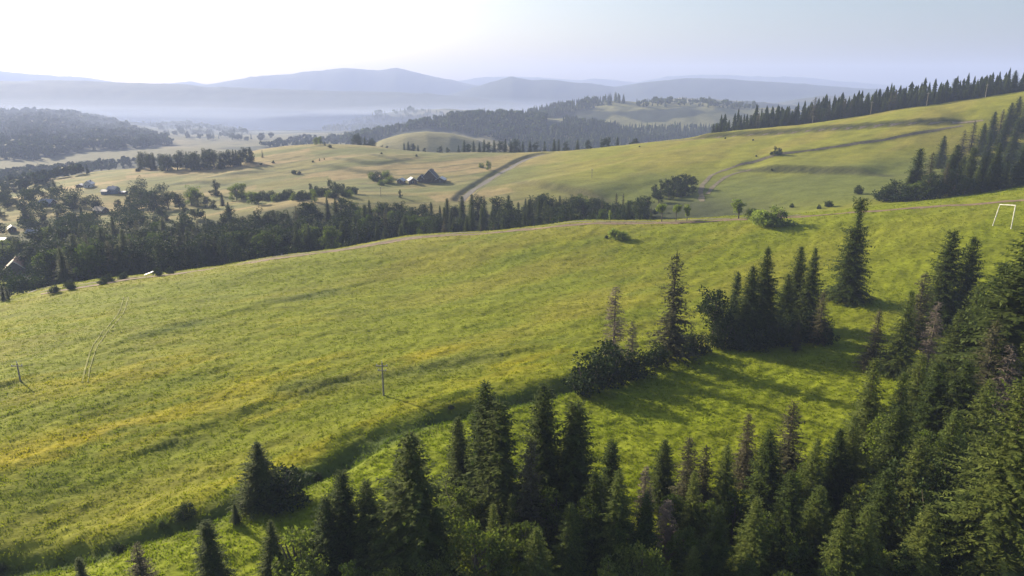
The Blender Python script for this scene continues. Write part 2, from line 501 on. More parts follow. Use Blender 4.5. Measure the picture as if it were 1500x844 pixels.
def cover_colour(x, y, h):
    """Colour of the ground cover at (x, y), with some shade painted into the second hill."""
    c = np.empty(np.shape(x) + (3,))
    a = 0.62
    rx, ry = x * math.cos(a) + y * math.sin(a), -x * math.sin(a) + y * math.cos(a)
    c[:] = (0.146, 0.168, 0.007)
    n1 = fbm(rx / 60.0, ry / 16.0, 61, 4)
    n2 = fbm(rx / 22.0, ry / 6.0, 62, 4)
    n3 = fbm(rx / 9.0, ry / 3.0, 63, 3)
    c = mix3(c, (0.192, 0.184, 0.020), sstep(0.42, 0.70, n1) * 0.75)          # drier olive streaks
    c = mix3(c, (0.118, 0.150, 0.012), sstep(0.54, 0.80, n2) * 0.55)         # greener hollows
    fl = sstep(0.52, 0.68, fbm(rx / 34.0 + 5, ry / 10.0, 64, 4)) * sstep(0.35, 0.6, n3)
    west = sstep(20, -30, x) * sstep(60, 90, y) * sstep(200, 130, y)
    c = mix3(c, (0.280, 0.245, 0.008), fl * (0.12 + 0.4 * west))              # yellow flowers
    for (ax, ay, rl, rw, s_) in ((-68, 96, 26, 6, .9), (-72, 122, 20, 5, .6), (-45, 118, 16, 4, .5), (-18, 128, 14, 3, .5), (2, 124, 14, 3, .6)):
        qx, qy = (x - ax) * math.cos(a) + (y - ay) * math.sin(a), -(x - ax) * math.sin(a) + (y - ay) * math.cos(a)
        c = mix3(c, (0.30, 0.25, 0.008), np.exp(-(qx / rl) ** 2 - (qy / rw) ** 2) * s_ * sstep(.25, .6, n3))
    right = sstep(20, 90, x - 0.12 * y) * (1 - sstep(250, 300, y))
    c = mix3(c, (0.150, 0.176, 0.010), right * 0.6)
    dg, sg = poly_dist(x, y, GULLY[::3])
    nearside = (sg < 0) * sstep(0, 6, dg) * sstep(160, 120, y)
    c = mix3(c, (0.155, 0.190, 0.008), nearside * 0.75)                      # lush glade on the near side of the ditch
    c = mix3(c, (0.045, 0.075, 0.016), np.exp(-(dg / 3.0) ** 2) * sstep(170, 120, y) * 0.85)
    for L in (BANK_FIELD, BANK_MID, BANK_MID2):
        dd, _ = poly_dist(x, y, L[::3])
        c = mix3(c, (0.055, 0.082, 0.022), np.exp(-(dd / 4.0) ** 2) * 0.5 * sstep(0.3, 0.55, n2))
    # second hill: straw greens to the right, dry parcels to the left
    far = sstep(285, 330, y)
    hill = np.empty_like(c)
    hill[:] = (0.195, 0.198, 0.022)
    hill = mix3(hill, (0.225, 0.195, 0.036), sstep(0.45, 0.68, fbm(rx / 70.0, ry / 20.0, 66, 4)) * 0.65)
    hill = mix3(hill, (0.085, 0.11, 0.03), sstep(450, 380, y + (fbm(x / 40, y / 40, 67, 3) - 0.5) * 60) * 0.75)  # greener foot of the hill, also darkened in colour for its shaded slope
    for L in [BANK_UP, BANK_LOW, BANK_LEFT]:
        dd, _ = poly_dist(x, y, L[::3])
        hill = mix3(hill, (0.06, 0.062, 0.03), np.exp(-(dd / 3.2) ** 2) * 0.9)  # scrubby soil along the banks, painted dark to stand for their shadow
    dd, _ = poly_dist(x, y, ROAD[::3])
    hedge = np.exp(-((dd - 5.0) / 1.5) ** 2)
    left = sstep(60, -40, x - 0.02 * y)
    b = 0.35
    px, py = x * math.cos(b) + y * math.sin(b), -x * math.sin(b) + y * math.cos(b)
    px = px + 14 * (fbm(x / 50, y / 50, 71, 2) - 0.5)
    py = py + 10 * (fbm(x / 45, y / 45, 72, 2) - 0.5)
    cell = np.random.RandomState(5).rand(512)
    k = cell[(np.floor(px / 46).astype(int) * 7 + np.floor(py / 19).astype(int) * 131) % 512]
    parcels = np.stack([0.175 + 0.11 * k, 0.165 + 0.05 * k, 0.055 + 0.05 * k], -1)
    parcels = mix3(parcels, (0.115, 0.135, 0.045), (sstep(0.42, 0.66, fbm(px / 60.0, py / 18.0, 73, 4))) * 0.8)
    edge = np.exp(-(np.abs(py / 19 - np.round(py / 19)) * 19 / 1.6) ** 2) * sstep(.35, .6, fbm(x / 30, y / 30, 74, 3))
    parcels = mix3(parcels, (0.075, 0.085, 0.04), edge * 0.8)
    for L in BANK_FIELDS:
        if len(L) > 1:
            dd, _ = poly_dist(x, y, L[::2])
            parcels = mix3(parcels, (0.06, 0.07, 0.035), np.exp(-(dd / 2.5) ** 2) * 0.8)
    hill = mix3(hill, parcels, left) if False else hill * (1 - left[..., None]) + parcels * left[..., None]
    hill = mix3(hill, (0.05, 0.055, 0.028), hedge * 0.85)
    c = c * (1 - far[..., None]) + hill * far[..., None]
    # dark wooded floor of the valley belt
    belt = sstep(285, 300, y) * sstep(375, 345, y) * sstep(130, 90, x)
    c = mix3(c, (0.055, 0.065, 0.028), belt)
    # distance: woods and pale fields
    fa = sstep(680, 800, y)
    wood = np.empty_like(c)
    wood[:] = (0.035, 0.048, 0.034)
    f = sstep(0.53, 0.58, fbm(x / 170.0, y / 150.0, 80, 4)) * np.where(x < -150, 0.55, 1.0) * (1 - sstep(2700, 3300, y))
    wood = mix3(wood, (0.21, 0.19, 0.10), f)
    rh = sstep(170, 120, np.hypot(x + 112, (y - 900)))                         # the round mown hill
    wood = mix3(wood, (0.20, 0.185, 0.085), rh * (0.75 + 0.25 * sstep(.4, .6, fbm(x / 25, y / 25, 84, 3))))
    t = x / np.maximum(y, 1)
    f4 = sstep(1340, 1400, y) * sstep(1790, 1720, y) * sstep(-0.05, 0.0, t) * sstep(0.40, 0.33, t)
    f4 = f4 * sstep(0.47, 0.53, fbm(x / 120.0 + 3, y / 110.0, 82, 3) + 0.10)
    wood = mix3(wood, (0.19, 0.185, 0.085), f4)
    lf = sstep(1150, 1200, y) * sstep(1480, 1400, y) * sstep(-0.42, -0.50, t) * sstep(0.5, 0.56, fbm(x / 90.0, y / 70.0, 83, 3))
    wood = mix3(wood, (0.24, 0.20, 0.12), lf)
    c = c * (1 - fa[..., None]) + wood * fa[..., None]
    return c

def build_terrain():
    rows, cols = 940, 820
    yy = np.exp(np.linspace(math.log(16), math.log(8000), rows))
    tt = np.linspace(-1.3, 1.3, cols)
    tt = np.sign(tt) * np.where(np.abs(tt) < 0.8, np.abs(tt) * 0.96, np.abs(tt))
    Y, T = np.meshgrid(yy, tt, indexing='ij')
    X = T * (Y + 12.0)
    Z = ground(X.ravel(), Y.ravel()).reshape(X.shape)
    co = np.stack([X, Y, Z], -1).reshape(-1, 3)
    me = bpy.data.meshes.new('ground')
    nv = len(co)
    i = np.arange(rows * cols).reshape(rows, cols)
    q = np.stack([i[:-1, :-1], i[:-1, 1:], i[1:, 1:], i[1:, :-1]], -1).reshape(-1, 4)
    me.vertices.add(nv)
    me.vertices.foreach_set('co', co.astype(np.float32).ravel())
    me.loops.add(q.size)
    me.loops.foreach_set('vertex_index', q.astype(np.int32).ravel())
    me.polygons.add(len(q))
    me.polygons.foreach_set('loop_start', (np.arange(len(q)) * 4).astype(np.int32))
    me.polygons.foreach_set('use_smooth', np.ones(len(q), bool))
    me.update(calc_edges=True)
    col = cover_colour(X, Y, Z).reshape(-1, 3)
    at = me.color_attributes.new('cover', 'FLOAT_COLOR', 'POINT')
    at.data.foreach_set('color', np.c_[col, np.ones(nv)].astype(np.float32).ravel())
    me.materials.append(M_GROUND)
    o = bpy.data.objects.new('ground', me)
    COL.objects.link(o)
    o['kind'] = 'structure'
    return o

GROUND = build_terrain()

# ------------------------------------------------------------------ meadow grass (one mass)
def raw_mesh(name, verts, faces, mat=None, smooth=False):
    me = bpy.data.meshes.new(name)
    me.from_pydata([tuple(v) for v in verts], [], faces)
    if mat:
        me.materials.append(mat)
    if smooth:
        me.polygons.foreach_set('use_smooth', np.ones(len(me.polygons), bool))
    me.update()
    return me

def tuft_mesh(seed, n=9):
    r = random.Random(seed)
    V, F = [], []
    for k in range(n):
        a = r.uniform(0, 6.283)
        px, py = r.gauss(0, .28), r.gauss(0, .28)
        h = r.uniform(.14, .46)
        lean = r.uniform(.08, .42)
        la = r.uniform(0, 6.283)
        w = r.uniform(.04, .09)
        dx, dy = math.cos(a) * w, math.sin(a) * w
        lx, ly = math.cos(la) * lean, math.sin(la) * lean
        i = len(V)
        V += [(px - dx, py - dy, -.05), (px + dx, py + dy, -.05), (px + dx * .8 + lx * .45, py + dy * .8 + ly * .45, h * .62),
              (px - dx * .8 + lx * .45, py - dy * .8 + ly * .45, h * .62), (px + lx, py + ly, h)]
        F += [(i, i + 1, i + 2, i + 3), (i + 3, i + 2, i + 4)]
    return raw_mesh('grass_tuft', V, F, M_GRASS)

def build_grass():
    rs = np.random.RandomState(77)
    P = []
    for y0, y1, dens in ((58, 90, 4.2), (90, 125, 3.4), (125, 170, 2.0), (170, 225, 1.15), (225, 290, 0.7)):
        area = 0.84 * ((y1 + 12) ** 2 - (y0 + 12) ** 2)
        n = int(area * dens)
        y = np.sqrt(rs.uniform((y0 + 12) ** 2, (y1 + 12) ** 2, n)) - 12
        x = rs.uniform(-0.84, 0.84, n) * (y + 12)
        P.append(np.stack([x, y], 1))
    P = np.concatenate(P)
    x, y = P.T
    keep = vnoise(x / 2.2, y / 1.6, 91) + 0.5 * rs.rand(len(x)) > 0.36
    for L in (PATH_A, PATH_B):
        keep &= poly_dist(x, y, L[::3])[0] > 2.3
    x, y = x[keep], y[keep]
    z = ground(x, y)
    c = cover_colour(x, y, z) * (0.88 + 0.26 * rs.rand(len(x)))[:, None]
    dg, sg = poly_dist(x, y, GULLY[::3])
    s = (0.28 + 0.46 * rs.rand(len(x)) ** 1.8) * (1 + 0.3 * np.exp(-(dg / 5.0) ** 2) * (y < 150)) * (1 + 0.2 * (sg < 0) * (y < 135))
    s *= 1 + 0.25 * sstep(150, 260, y)
    me = bpy.data.meshes.new('meadow_grass')
    me.vertices.add(len(x))
    me.vertices.foreach_set('co', np.stack([x, y, z], 1).astype(np.float32).ravel())
    at = me.attributes.new('tuft_col', 'FLOAT_COLOR', 'POINT')
    at.data.foreach_set('color', np.c_[c, np.ones(len(x))].astype(np.float32).ravel())
    at = me.attributes.new('tuft_size', 'FLOAT', 'POINT')
    at.data.foreach_set('value', s.astype(np.float32))
    at = me.attributes.new('tuft_turn', 'FLOAT_VECTOR', 'POINT')
    at.data.foreach_set('vector', np.stack([rs.normal(0, .12, len(x)), rs.normal(0, .12, len(x)), rs.uniform(0, 6.283, len(x))], 1).astype(np.float32).ravel())
    at = me.attributes.new('tuft_kind', 'INT', 'POINT')
    at.data.foreach_set('value', rs.randint(0, 3, len(x)).astype(np.int32))
    o = bpy.data.objects.new('meadow_grass', me)
    COL.objects.link(o)
    o['kind'] = 'stuff'
    o['label'] = 'rough yellow green grass covering the open meadow'
    o['category'] = 'grass'
    ng = bpy.data.node_groups.new('grass_spread', 'GeometryNodeTree')
    ng.interface.new_socket('Geometry', in_out='INPUT', socket_type='NodeSocketGeometry')
    ng.interface.new_socket('Geometry', in_out='OUTPUT', socket_type='NodeSocketGeometry')
    N, L = ng.nodes, ng.links
    gi, go = N.new('NodeGroupInput'), N.new('NodeGroupOutput')
    def named(t, nm):
        a = N.new('GeometryNodeInputNamedAttribute')
        a.data_type = t
        a.inputs['Name'].default_value = nm
        return a
    size, turn, kind = named('FLOAT', 'tuft_size'), named('FLOAT_VECTOR', 'tuft_turn'), named('INT', 'tuft_kind')
    jn = N.new('GeometryNodeJoinGeometry')
    m2p = N.new('GeometryNodeMeshToPoints')
    L.new(gi.outputs[0], m2p.inputs['Mesh'])
    for k in range(3):
        src = bpy.data.objects.new('grass_tuft', tuft_mesh(300 + k))
        oi = N.new('GeometryNodeObjectInfo')
        oi.inputs['Object'].default_value = src
        cmp_ = N.new('FunctionNodeCompare')
        cmp_.data_type = 'INT'
        cmp_.operation = 'EQUAL'
        L.new(kind.outputs['Attribute'], cmp_.inputs['A'] if False else cmp_.inputs[2])
        cmp_.inputs[3].default_value = k
        ip = N.new('GeometryNodeInstanceOnPoints')
        L.new(m2p.outputs['Points'], ip.inputs['Points'])
        L.new(cmp_.outputs[0], ip.inputs['Selection'])
        L.new(oi.outputs['Geometry'], ip.inputs['Instance'])
        e2r = N.new('FunctionNodeEulerToRotation')
        L.new(turn.outputs['Attribute'], e2r.inputs[0])
        L.new(e2r.outputs[0], ip.inputs['Rotation'])
        L.new(size.outputs['Attribute'], ip.inputs['Scale'])
        L.new(ip.outputs['Instances'], jn.inputs[0])
    L.new(jn.outputs[0], go.inputs[0])
    md = o.modifiers.new('grass_spread', 'NODES')
    md.node_group = ng
    print('grass tufts', len(x))
    return o

build_grass()

# ------------------------------------------------------------------ plant meshes
M_BARK = plain_mat('bark', (0.085, 0.068, 0.052), 0.9, 0.35, 6.0)
M_GREYWOOD = plain_mat('grey_dead_wood', (0.125, 0.098, 0.075), 0.9, 0.3, 6.0)
M_SPRUCE = leaf_mat('spruce_needles_dark', (0.036, 0.058, 0.014), (0.078, 0.098, 0.024), 0.30)
M_PALE = leaf_mat('spruce_needles_pale', (0.080, 0.110, 0.026), (0.130, 0.150, 0.036), 0.34)  # yellow green copy for sunlit spruces, their brightness put into the colour
M_GREY = leaf_mat('spruce_needles_dull', (0.052, 0.058, 0.027), (0.105, 0.092, 0.052), 0.25)
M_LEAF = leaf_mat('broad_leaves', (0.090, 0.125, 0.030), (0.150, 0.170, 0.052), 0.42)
M_SUNNY = leaf_mat('sunlit_leaves', (0.150, 0.190, 0.060), (0.215, 0.245, 0.095), 0.5)  # leaf colour lightened to stand for the rim light on the ridge trees
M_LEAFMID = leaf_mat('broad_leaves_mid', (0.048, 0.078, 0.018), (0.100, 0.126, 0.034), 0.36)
M_LEAFDK = leaf_mat('broad_leaves_dark', (0.022, 0.038, 0.012), (0.045, 0.064, 0.020), 0.16)  # leaf colour darkened to carry the shade of the valley belt

def tube(V, F, pts, radii, n=6):
    base = len(V)
    P = [Vector(p) for p in pts]
    for i, p in enumerate(P):
        d = (P[min(i + 1, len(P) - 1)] - P[max(i - 1, 0)]).normalized()
        a = d.orthogonal().normalized()
        b = d.cross(a)
        for k in range(n):
            t = 6.2832 * k / n
            V.append(p + (a * math.cos(t) + b * math.sin(t)) * radii[i])
    for i in range(len(P) - 1):
        for k in range(n):
            k2 = (k + 1) % n
            F.append((base + i * n + k, base + i * n + k2, base + (i + 1) * n + k2, base + (i + 1) * n + k))
    F.append(tuple(base + (len(P) - 1) * n + k for k in range(n)))

def kite(V, F, p, d, length, width, nrm):
    i = len(V)
    m = p + d * (length * .45)
    s = nrm * width
    V += [p, m + s, p + d * length, m - s]
    F.append((i, i + 1, i + 2, i + 3))

H0 = 16.0
def spruce(seed, R=2.6, spacing=.42, nb=7, keep=1.0, power=.8, clear=.05, topknot=False, leafkeep=1.0, twig=1.0, droop=.45, ks=1.0):
    """(trunk mesh data, crown mesh data) of a spruce 16 m tall."""
    r = random.Random(seed)
    lean = (r.gauss(0, .012), r.gauss(0, .012))
    TV, TF, V, F = [], [], [], []
    axis = [(lean[0] * z + .08 * math.sin(z * .7 + seed), lean[1] * z, z) for z in (-.4, 1, 3, 6, 9, 12, 14.5, 15.9)]
    tube(TV, TF, axis, [.24, .20, .175, .14, .105, .065, .03, .012], 7)
    lop = [(r.uniform(0, 6.28), r.uniform(.7, 1.05)) for _ in range(3)]
    z = H0 * clear + .3
    while z < H0 * .985:
        fr = z / H0
        L0 = (R * (1 - fr) ** power * min(1.0, .6 + fr * 4) + .10) * r.choice((.72, .9, 1.0, 1.05, 1.15))
        if topknot:
            if .74 < fr < .86:
                L0 *= .45
            elif fr >= .86:
                L0 = 1.15 * math.sqrt(max(0.05, 1 - ((fr - .925) / .075) ** 2))
        cnt = max(4, int(nb * (1 - .4 * fr) + .5))
        a0 = r.uniform(0, 6.28)
        for b in range(cnt):
            if r.random() > keep:
                continue
            a = a0 + 6.2832 * (b + r.uniform(-.35, .35)) / cnt
            L = L0 * r.uniform(.62, 1.18)
            for la, lk in lop:
                if abs((a - la + 3.14) % 6.28 - 3.14) < .6:
                    L *= lk
            rad = Vector((math.cos(a), math.sin(a), 0))
            tan = Vector((-rad.y, rad.x, 0))
            sl = .55 * fr ** 1.5 * 1.6 - droop * (1 - fr) + r.uniform(-.12, .12)
            o = Vector((lean[0] * z, lean[1] * z, z))
            n = max(2, int(L / (.30 / twig)) + 1)
            if (leafkeep < .9 or keep < .7) and L > .5:
                tube(TV, TF, [o, o + rad * L * .9 + Vector((0, 0, L * (sl - .12)))], [.028, .008], 3)
            for k in range(n):
                s = (k + .6) / n
                p = o + rad * (L * s) + Vector((0, 0, L * (sl * s - .18 * s * s + .12 * s ** 3)))
                for sd in (-1, 1):
                    if r.random() > leafkeep:
                        continue
                    d = (rad * r.uniform(.35, .8) + tan * sd * r.uniform(.5, 1.0) + Vector((0, 0, r.uniform(-.45, .1)))).normalized()
                    tl = (.30 + .30 * L * (1 - s)) * r.uniform(.7, 1.3) * ks
                    up = Vector((r.uniform(-.5, .5), r.uniform(-.5, .5), 1)).normalized()
                    kite(V, F, p, d, tl, tl * r.uniform(.17, .26), d.cross(up).normalized())
                if r.random() < .75 * leafkeep:
                    d = Vector((rad.x * .3 + r.uniform(-.4, .4), rad.y * .3 + r.uniform(-.4, .4), -1)).normalized()
                    tl = r.uniform(.28, .62) * ks
                    kite(V, F, p, d, tl, tl * r.uniform(.16, .26), (tan + rad * r.uniform(-.6, .6)).normalized())
            if r.random() < leafkeep:
                kite(V, F, o + rad * (L * .82) + Vector((0, 0, L * (sl * .82 - .06))), (rad + Vector((0, 0, .1))).normalized(), .42 * ks + .1, .09 * ks, tan)
        z += spacing * r.uniform(.8, 1.2) * (1 - .35 * fr)
    kite(V, F, Vector(axis[-2]), Vector((0, 0, 1)), 1.9, .07, Vector((1, 0, 0)))
    kite(V, F, Vector(axis[-2]), Vector((0, 0, 1)), 1.8, .07, Vector((0, 1, 0)))
    return (TV, TF), (V, F)

def dead_spruce(seed):
    """A dying spruce: trunk with fine bare branches, and dry twigs as the crown."""
    r = random.Random(seed)
    TV, TF, V, F = [], [], [], []
    tube(TV, TF, [(0, 0, z) for z in (-.4, 2, 6, 10, 13, 15.8)], [.22, .18, .13, .09, .05, .012], 7)
    z = 2.2
    while z < 15.5:
        fr = z / H0
        L0 = 2.7 * (1 - fr) ** .7 + .12
        for b in range(7):
            a = r.uniform(0, 6.28)
            L = L0 * r.uniform(.5, 1.1)
            rad = Vector((math.cos(a), math.sin(a), 0))
            tan = Vector((-rad.y, rad.x, 0))
            sl = -.25 + .5 * fr + r.uniform(-.15, .15)
            o = Vector((0, 0, z))
            e = o + rad * L + Vector((0, 0, L * sl))
            tube(TV, TF, [o, (o + e) * .5 + Vector((0, 0, .05 * L)), e], [.03, .018, .006], 3)
            for k in range(max(4, int(L / .075))):
                s = r.uniform(.2, 1)
                p = o + (e - o) * s
                d = (rad * .5 + tan * r.choice((-1, 1)) * .8 + Vector((0, 0, r.uniform(-.7, .1)))).normalized()
                tl = r.uniform(.25, .6)
                kite(V, F, p, d, tl, .045, d.cross(Vector((r.uniform(-1, 1), r.uniform(-1, 1), 1))).normalized())
        z += .42
    return (TV, TF), (V, F)

def broadleaf(seed, H=9.0, R=3.0, clumps=52, leaves=70, trunk_h=.28, leaf=.30, shrub=False, squash=1.0, low=.06):
    r = random.Random(seed)
    TV, TF, V, F = [], [], [], []
    cz = H * (.5 + .5 * low if not shrub else .48)
    rz = H * (.5 - .5 * low if not shrub else .50) * squash
    if shrub:
        for k in range(4):
            a = r.uniform(0, 6.28)
            tube(TV, TF, [(0, 0, -.3), (math.cos(a) * R * .3, math.sin(a) * R * .3, H * .4), (math.cos(a) * R * .45, math.sin(a) * R * .45, H * .75)], [.09, .06, .02], 5)
    else:
        tube(TV, TF, [(0, 0, -.4), (.05, .02, H * trunk_h), (-.08, .1, H * .55), (.05, 0, H * .88)], [.24, .18, .12, .03], 7)
    cl = []
    lobes = [(Vector((0, 0, cz + rz * .25)), .62)]
    for k in range(6):
        a = r.uniform(0, 6.28)
        zz = r.uniform(-.9, .5) if low < .2 else r.uniform(-.62, .5)
        rr = R * r.uniform(.3, .62) * (1 - .4 * max(0, zz))
        lobes.append((Vector((math.cos(a) * rr, math.sin(a) * rr, cz + zz * rz)), r.uniform(.34, .56)))
    if shrub:
        for k in range(5):
            a = 1.2566 * k + r.uniform(-.4, .4)
            lobes.append((Vector((math.cos(a) * R * .5, math.sin(a) * R * .5, H * .22)), r.uniform(.36, .5)))
    for k in range(clumps):
        lc, lr = lobes[k % len(lobes)]
        p = Vector((r.gauss(0, 1), r.gauss(0, 1), r.gauss(0, 1))).normalized() * r.uniform(.55, 1.05)
        c = lc + Vector((p.x * lr * R, p.y * lr * R, p.z * lr * rz))
        c.z = max(c.z, H * .07)
        cr = R * r.uniform(.14, .30)
        cl.append((c, cr))
        if not shrub and r.random() < .55:
            b = Vector((0, 0, max(H * trunk_h * .9, c.z - H * .22)))
            tube(TV, TF, [b, (b + c) * .5 + Vector((0, 0, -.1)), c], [.07, .045, .015], 4)
    for c, cr in cl:
        for q in range(leaves):
            d = Vector((r.gauss(0, 1), r.gauss(0, 1), r.gauss(0, 1))).normalized()
            p = c + d * cr * r.uniform(.55, 1.1)
            if p.z < H * .03:
                continue
            dd = (d * .6 + Vector((r.gauss(0, 1), r.gauss(0, 1), r.gauss(0, 1) - .3)).normalized()).normalized()
            nn = dd.cross(Vector((r.gauss(0, 1), r.gauss(0, 1), r.gauss(0, 1)))).normalized()
            ll = leaf * r.uniform(.7, 1.4)
            kite(V, F, p, dd, ll, ll * .36, nn)
    return (TV, TF), (V, F)

LIB = {}
def add_kind(key, data, crown_mat, trunk_mat, height, name, category):
    (TV, TF), (V, F) = data
    LIB.setdefault(key, []).append(dict(
        trunk=raw_mesh('trunk', TV, TF, trunk_mat, True), crown=raw_mesh('crown', V, F, crown_mat),
        h=height, name=name, cat=category))

for k, (R_, p_, d_, kp_) in enumerate(((3.0, .55, .5, 1), (3.4, .68, .55, .95), (3.9, .85, .45, 1), (4.3, .95, .4, .95), (3.2, .6, .6, .82), (3.7, .75, .35, .9))):
    add_kind('dark', spruce(100 + k, R=R_, nb=10, spacing=.36, power=p_, twig=1.3, ks=.85, droop=d_, keep=kp_), M_SPRUCE, M_BARK, H0, 'spruce_tree', 'spruce tree')
for k in range(3):
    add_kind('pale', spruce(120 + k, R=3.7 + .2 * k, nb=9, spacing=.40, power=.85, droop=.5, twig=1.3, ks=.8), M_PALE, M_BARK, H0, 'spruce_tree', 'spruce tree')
for k in range(3):
    add_kind('grey', spruce(140 + k, R=3.3 + .2 * k, nb=9, spacing=.44, keep=.72, power=.75, leafkeep=.62, twig=1.3, ks=.85), M_GREY, M_BARK, H0, 'spruce_tree', 'spruce tree')
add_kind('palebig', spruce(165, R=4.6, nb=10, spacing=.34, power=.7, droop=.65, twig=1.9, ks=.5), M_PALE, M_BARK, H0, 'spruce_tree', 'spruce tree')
add_kind('topknot', spruce(160, R=3.9, nb=10, spacing=.32, power=.9, topknot=True, twig=1.3, ks=.75), M_SPRUCE, M_BARK, H0, 'spruce_tree', 'spruce tree')
for k in range(2):
    add_kind('bare', dead_spruce(170 + k), M_GREYWOOD, M_GREYWOOD, H0, 'dead_tree', 'dead tree')
for k in range(4):
    add_kind('leafy', broadleaf(200 + k, R=2.8 + .3 * k), M_LEAF, M_BARK, 9.0, 'broadleaf_tree', 'tree')
for k in range(3):
    add_kind('leafmid', broadleaf(230 + k, R=2.6 + .35 * k, leaf=.24, leaves=110, clumps=60), M_LEAFMID, M_BARK, 9.0, 'broadleaf_tree', 'tree')
for k in range(2):
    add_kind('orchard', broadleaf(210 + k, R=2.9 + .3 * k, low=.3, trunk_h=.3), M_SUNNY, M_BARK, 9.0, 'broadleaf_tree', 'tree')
for k in range(4):
    add_kind('leafdk', broadleaf(220 + k, R=2.7 + .35 * k, squash=1.1), M_LEAFDK, M_BARK, 9.0, 'broadleaf_tree', 'tree')
for k in range(3):
    add_kind('shrub', broadleaf(240 + k, H=3.0, R=1.9, clumps=46, leaves=60, leaf=.20, shrub=True), M_LEAF, M_BARK, 3.0, 'shrub', 'shrub')
for k in range(2):
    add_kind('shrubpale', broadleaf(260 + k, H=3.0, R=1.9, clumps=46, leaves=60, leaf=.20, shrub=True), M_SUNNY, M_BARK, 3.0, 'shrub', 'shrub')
for k in range(3):
    add_kind('shrubdk', broadleaf(250 + k, H=3.0, R=1.9, clumps=46, leaves=60, leaf=.20, shrub=True), M_LEAFDK, M_BARK, 3.0, 'shrub', 'shrub')

RND = random.Random(4242)
HOUSES = [(131, ray_ground(131, 276)), (118, ray_ground(118, 275)), (167, ray_ground(167, 284)), (155, ray_ground(155, 285)), (181, ray_ground(181, 284)), (70, ray_ground(70, 302)),
          (148, ray_ground(148, 312)), (50, 352.0), (26, 280.0), (42, 268.0), (3, 345.0), (18, 365.0), (474, 322.0), (411, 275.0), (475, 308.0)]
def hides_house(u, d):
    return any(abs(u - hu) < 9 and hd - 38 < d < hd + 8 for hu, hd in HOUSES)
TREES = []
def tree(kind, x, y, h, wf=1.0, label=None, group=None, variant=None, sink=0.0):
    v = LIB[kind][RND.randrange(len(LIB[kind])) if variant is None else variant % len(LIB[kind])]
    z = float(ground(x, y)[0]) - sink
    e = bpy.data.objects.new(v['name'], None)
    e.empty_display_size = 0.5
    COL.objects.link(e)
    s = h / v['h']
    e.location = (x, y, z)
    e.rotation_euler = (0, 0, RND.uniform(0, 6.28))
    e.scale = (s * wf, s * wf, s)
    for part in ('trunk', 'crown'):
        c = bpy.data.objects.new(part, v[part])
        COL.objects.link(c)
        c.parent = e
    e['category'] = v['cat']
    if label:
        e['label'] = label
    if group:
        e['group'] = group
    u, w = to_px(x, y, z + h * .7)
    TREES.append((e, u, w))
    return e, u

def tree_px(kind, u, vtop, vbase=None, D=None, wf=1.0, label=None, group=None, hmin=.8, hmax=30, dmin=None, variant=None):
    """A plant whose foot and tip are seen at the given photo rows."""
    if D is None:
        D = ray_ground(u, vbase) or 800.0
    if dmin and D < dmin:
        D = dmin
    x, _ = place_xz(u, vtop, D)
    zg = float(ground(x, D)[0])
    x = x_at(u, D, zg * .5 + .5 * (CAM_Z - D * float(slope(vtop))))
    zg = float(ground(x, D)[0])
    h = CAM_Z - D * float(slope(vtop)) - zg
    h = min(max(h, hmin), hmax)
    return tree(kind, float(x), float(D), h, wf, label, group, variant)

ORD = ['first', 'second', 'third', 'fourth', 'fifth', 'sixth', 'seventh', 'eighth', 'ninth', 'tenth', 'eleventh', 'twelfth', 'thirteenth', 'fourteenth', 'fifteenth',
       'sixteenth', 'seventeenth', 'eighteenth', 'nineteenth', 'twentieth'] 
TENS = {2: 'twenty', 3: 'thirty', 4: 'forty', 5: 'fifty', 6: 'sixty', 7: 'seventy', 8: 'eighty', 9: 'ninety'}
TENTH = {2: 'twentieth', 3: 'thirtieth', 4: 'fortieth', 5: 'fiftieth', 6: 'sixtieth', 7: 'seventieth', 8: 'eightieth', 9: 'ninetieth'}
def ordinal(i):
    if i < 20:
        return ORD[i]
    if i >= 99:
        return 'hundredth' if i == 99 else 'hundred and ' + ordinal(i - 100)
    t, o = divmod(i + 1, 10)
    return TENTH[t] if o == 0 else TENS[t] + '-' + ORD[o - 1]

def number_row(items, text):
    """Label look-alikes of one row by their place in it: text holds {} for the ordinal."""
    for i, (e, u) in enumerate(sorted(items, key=lambda t: t[1])):
        e['label'] = text.format(ordinal(i))

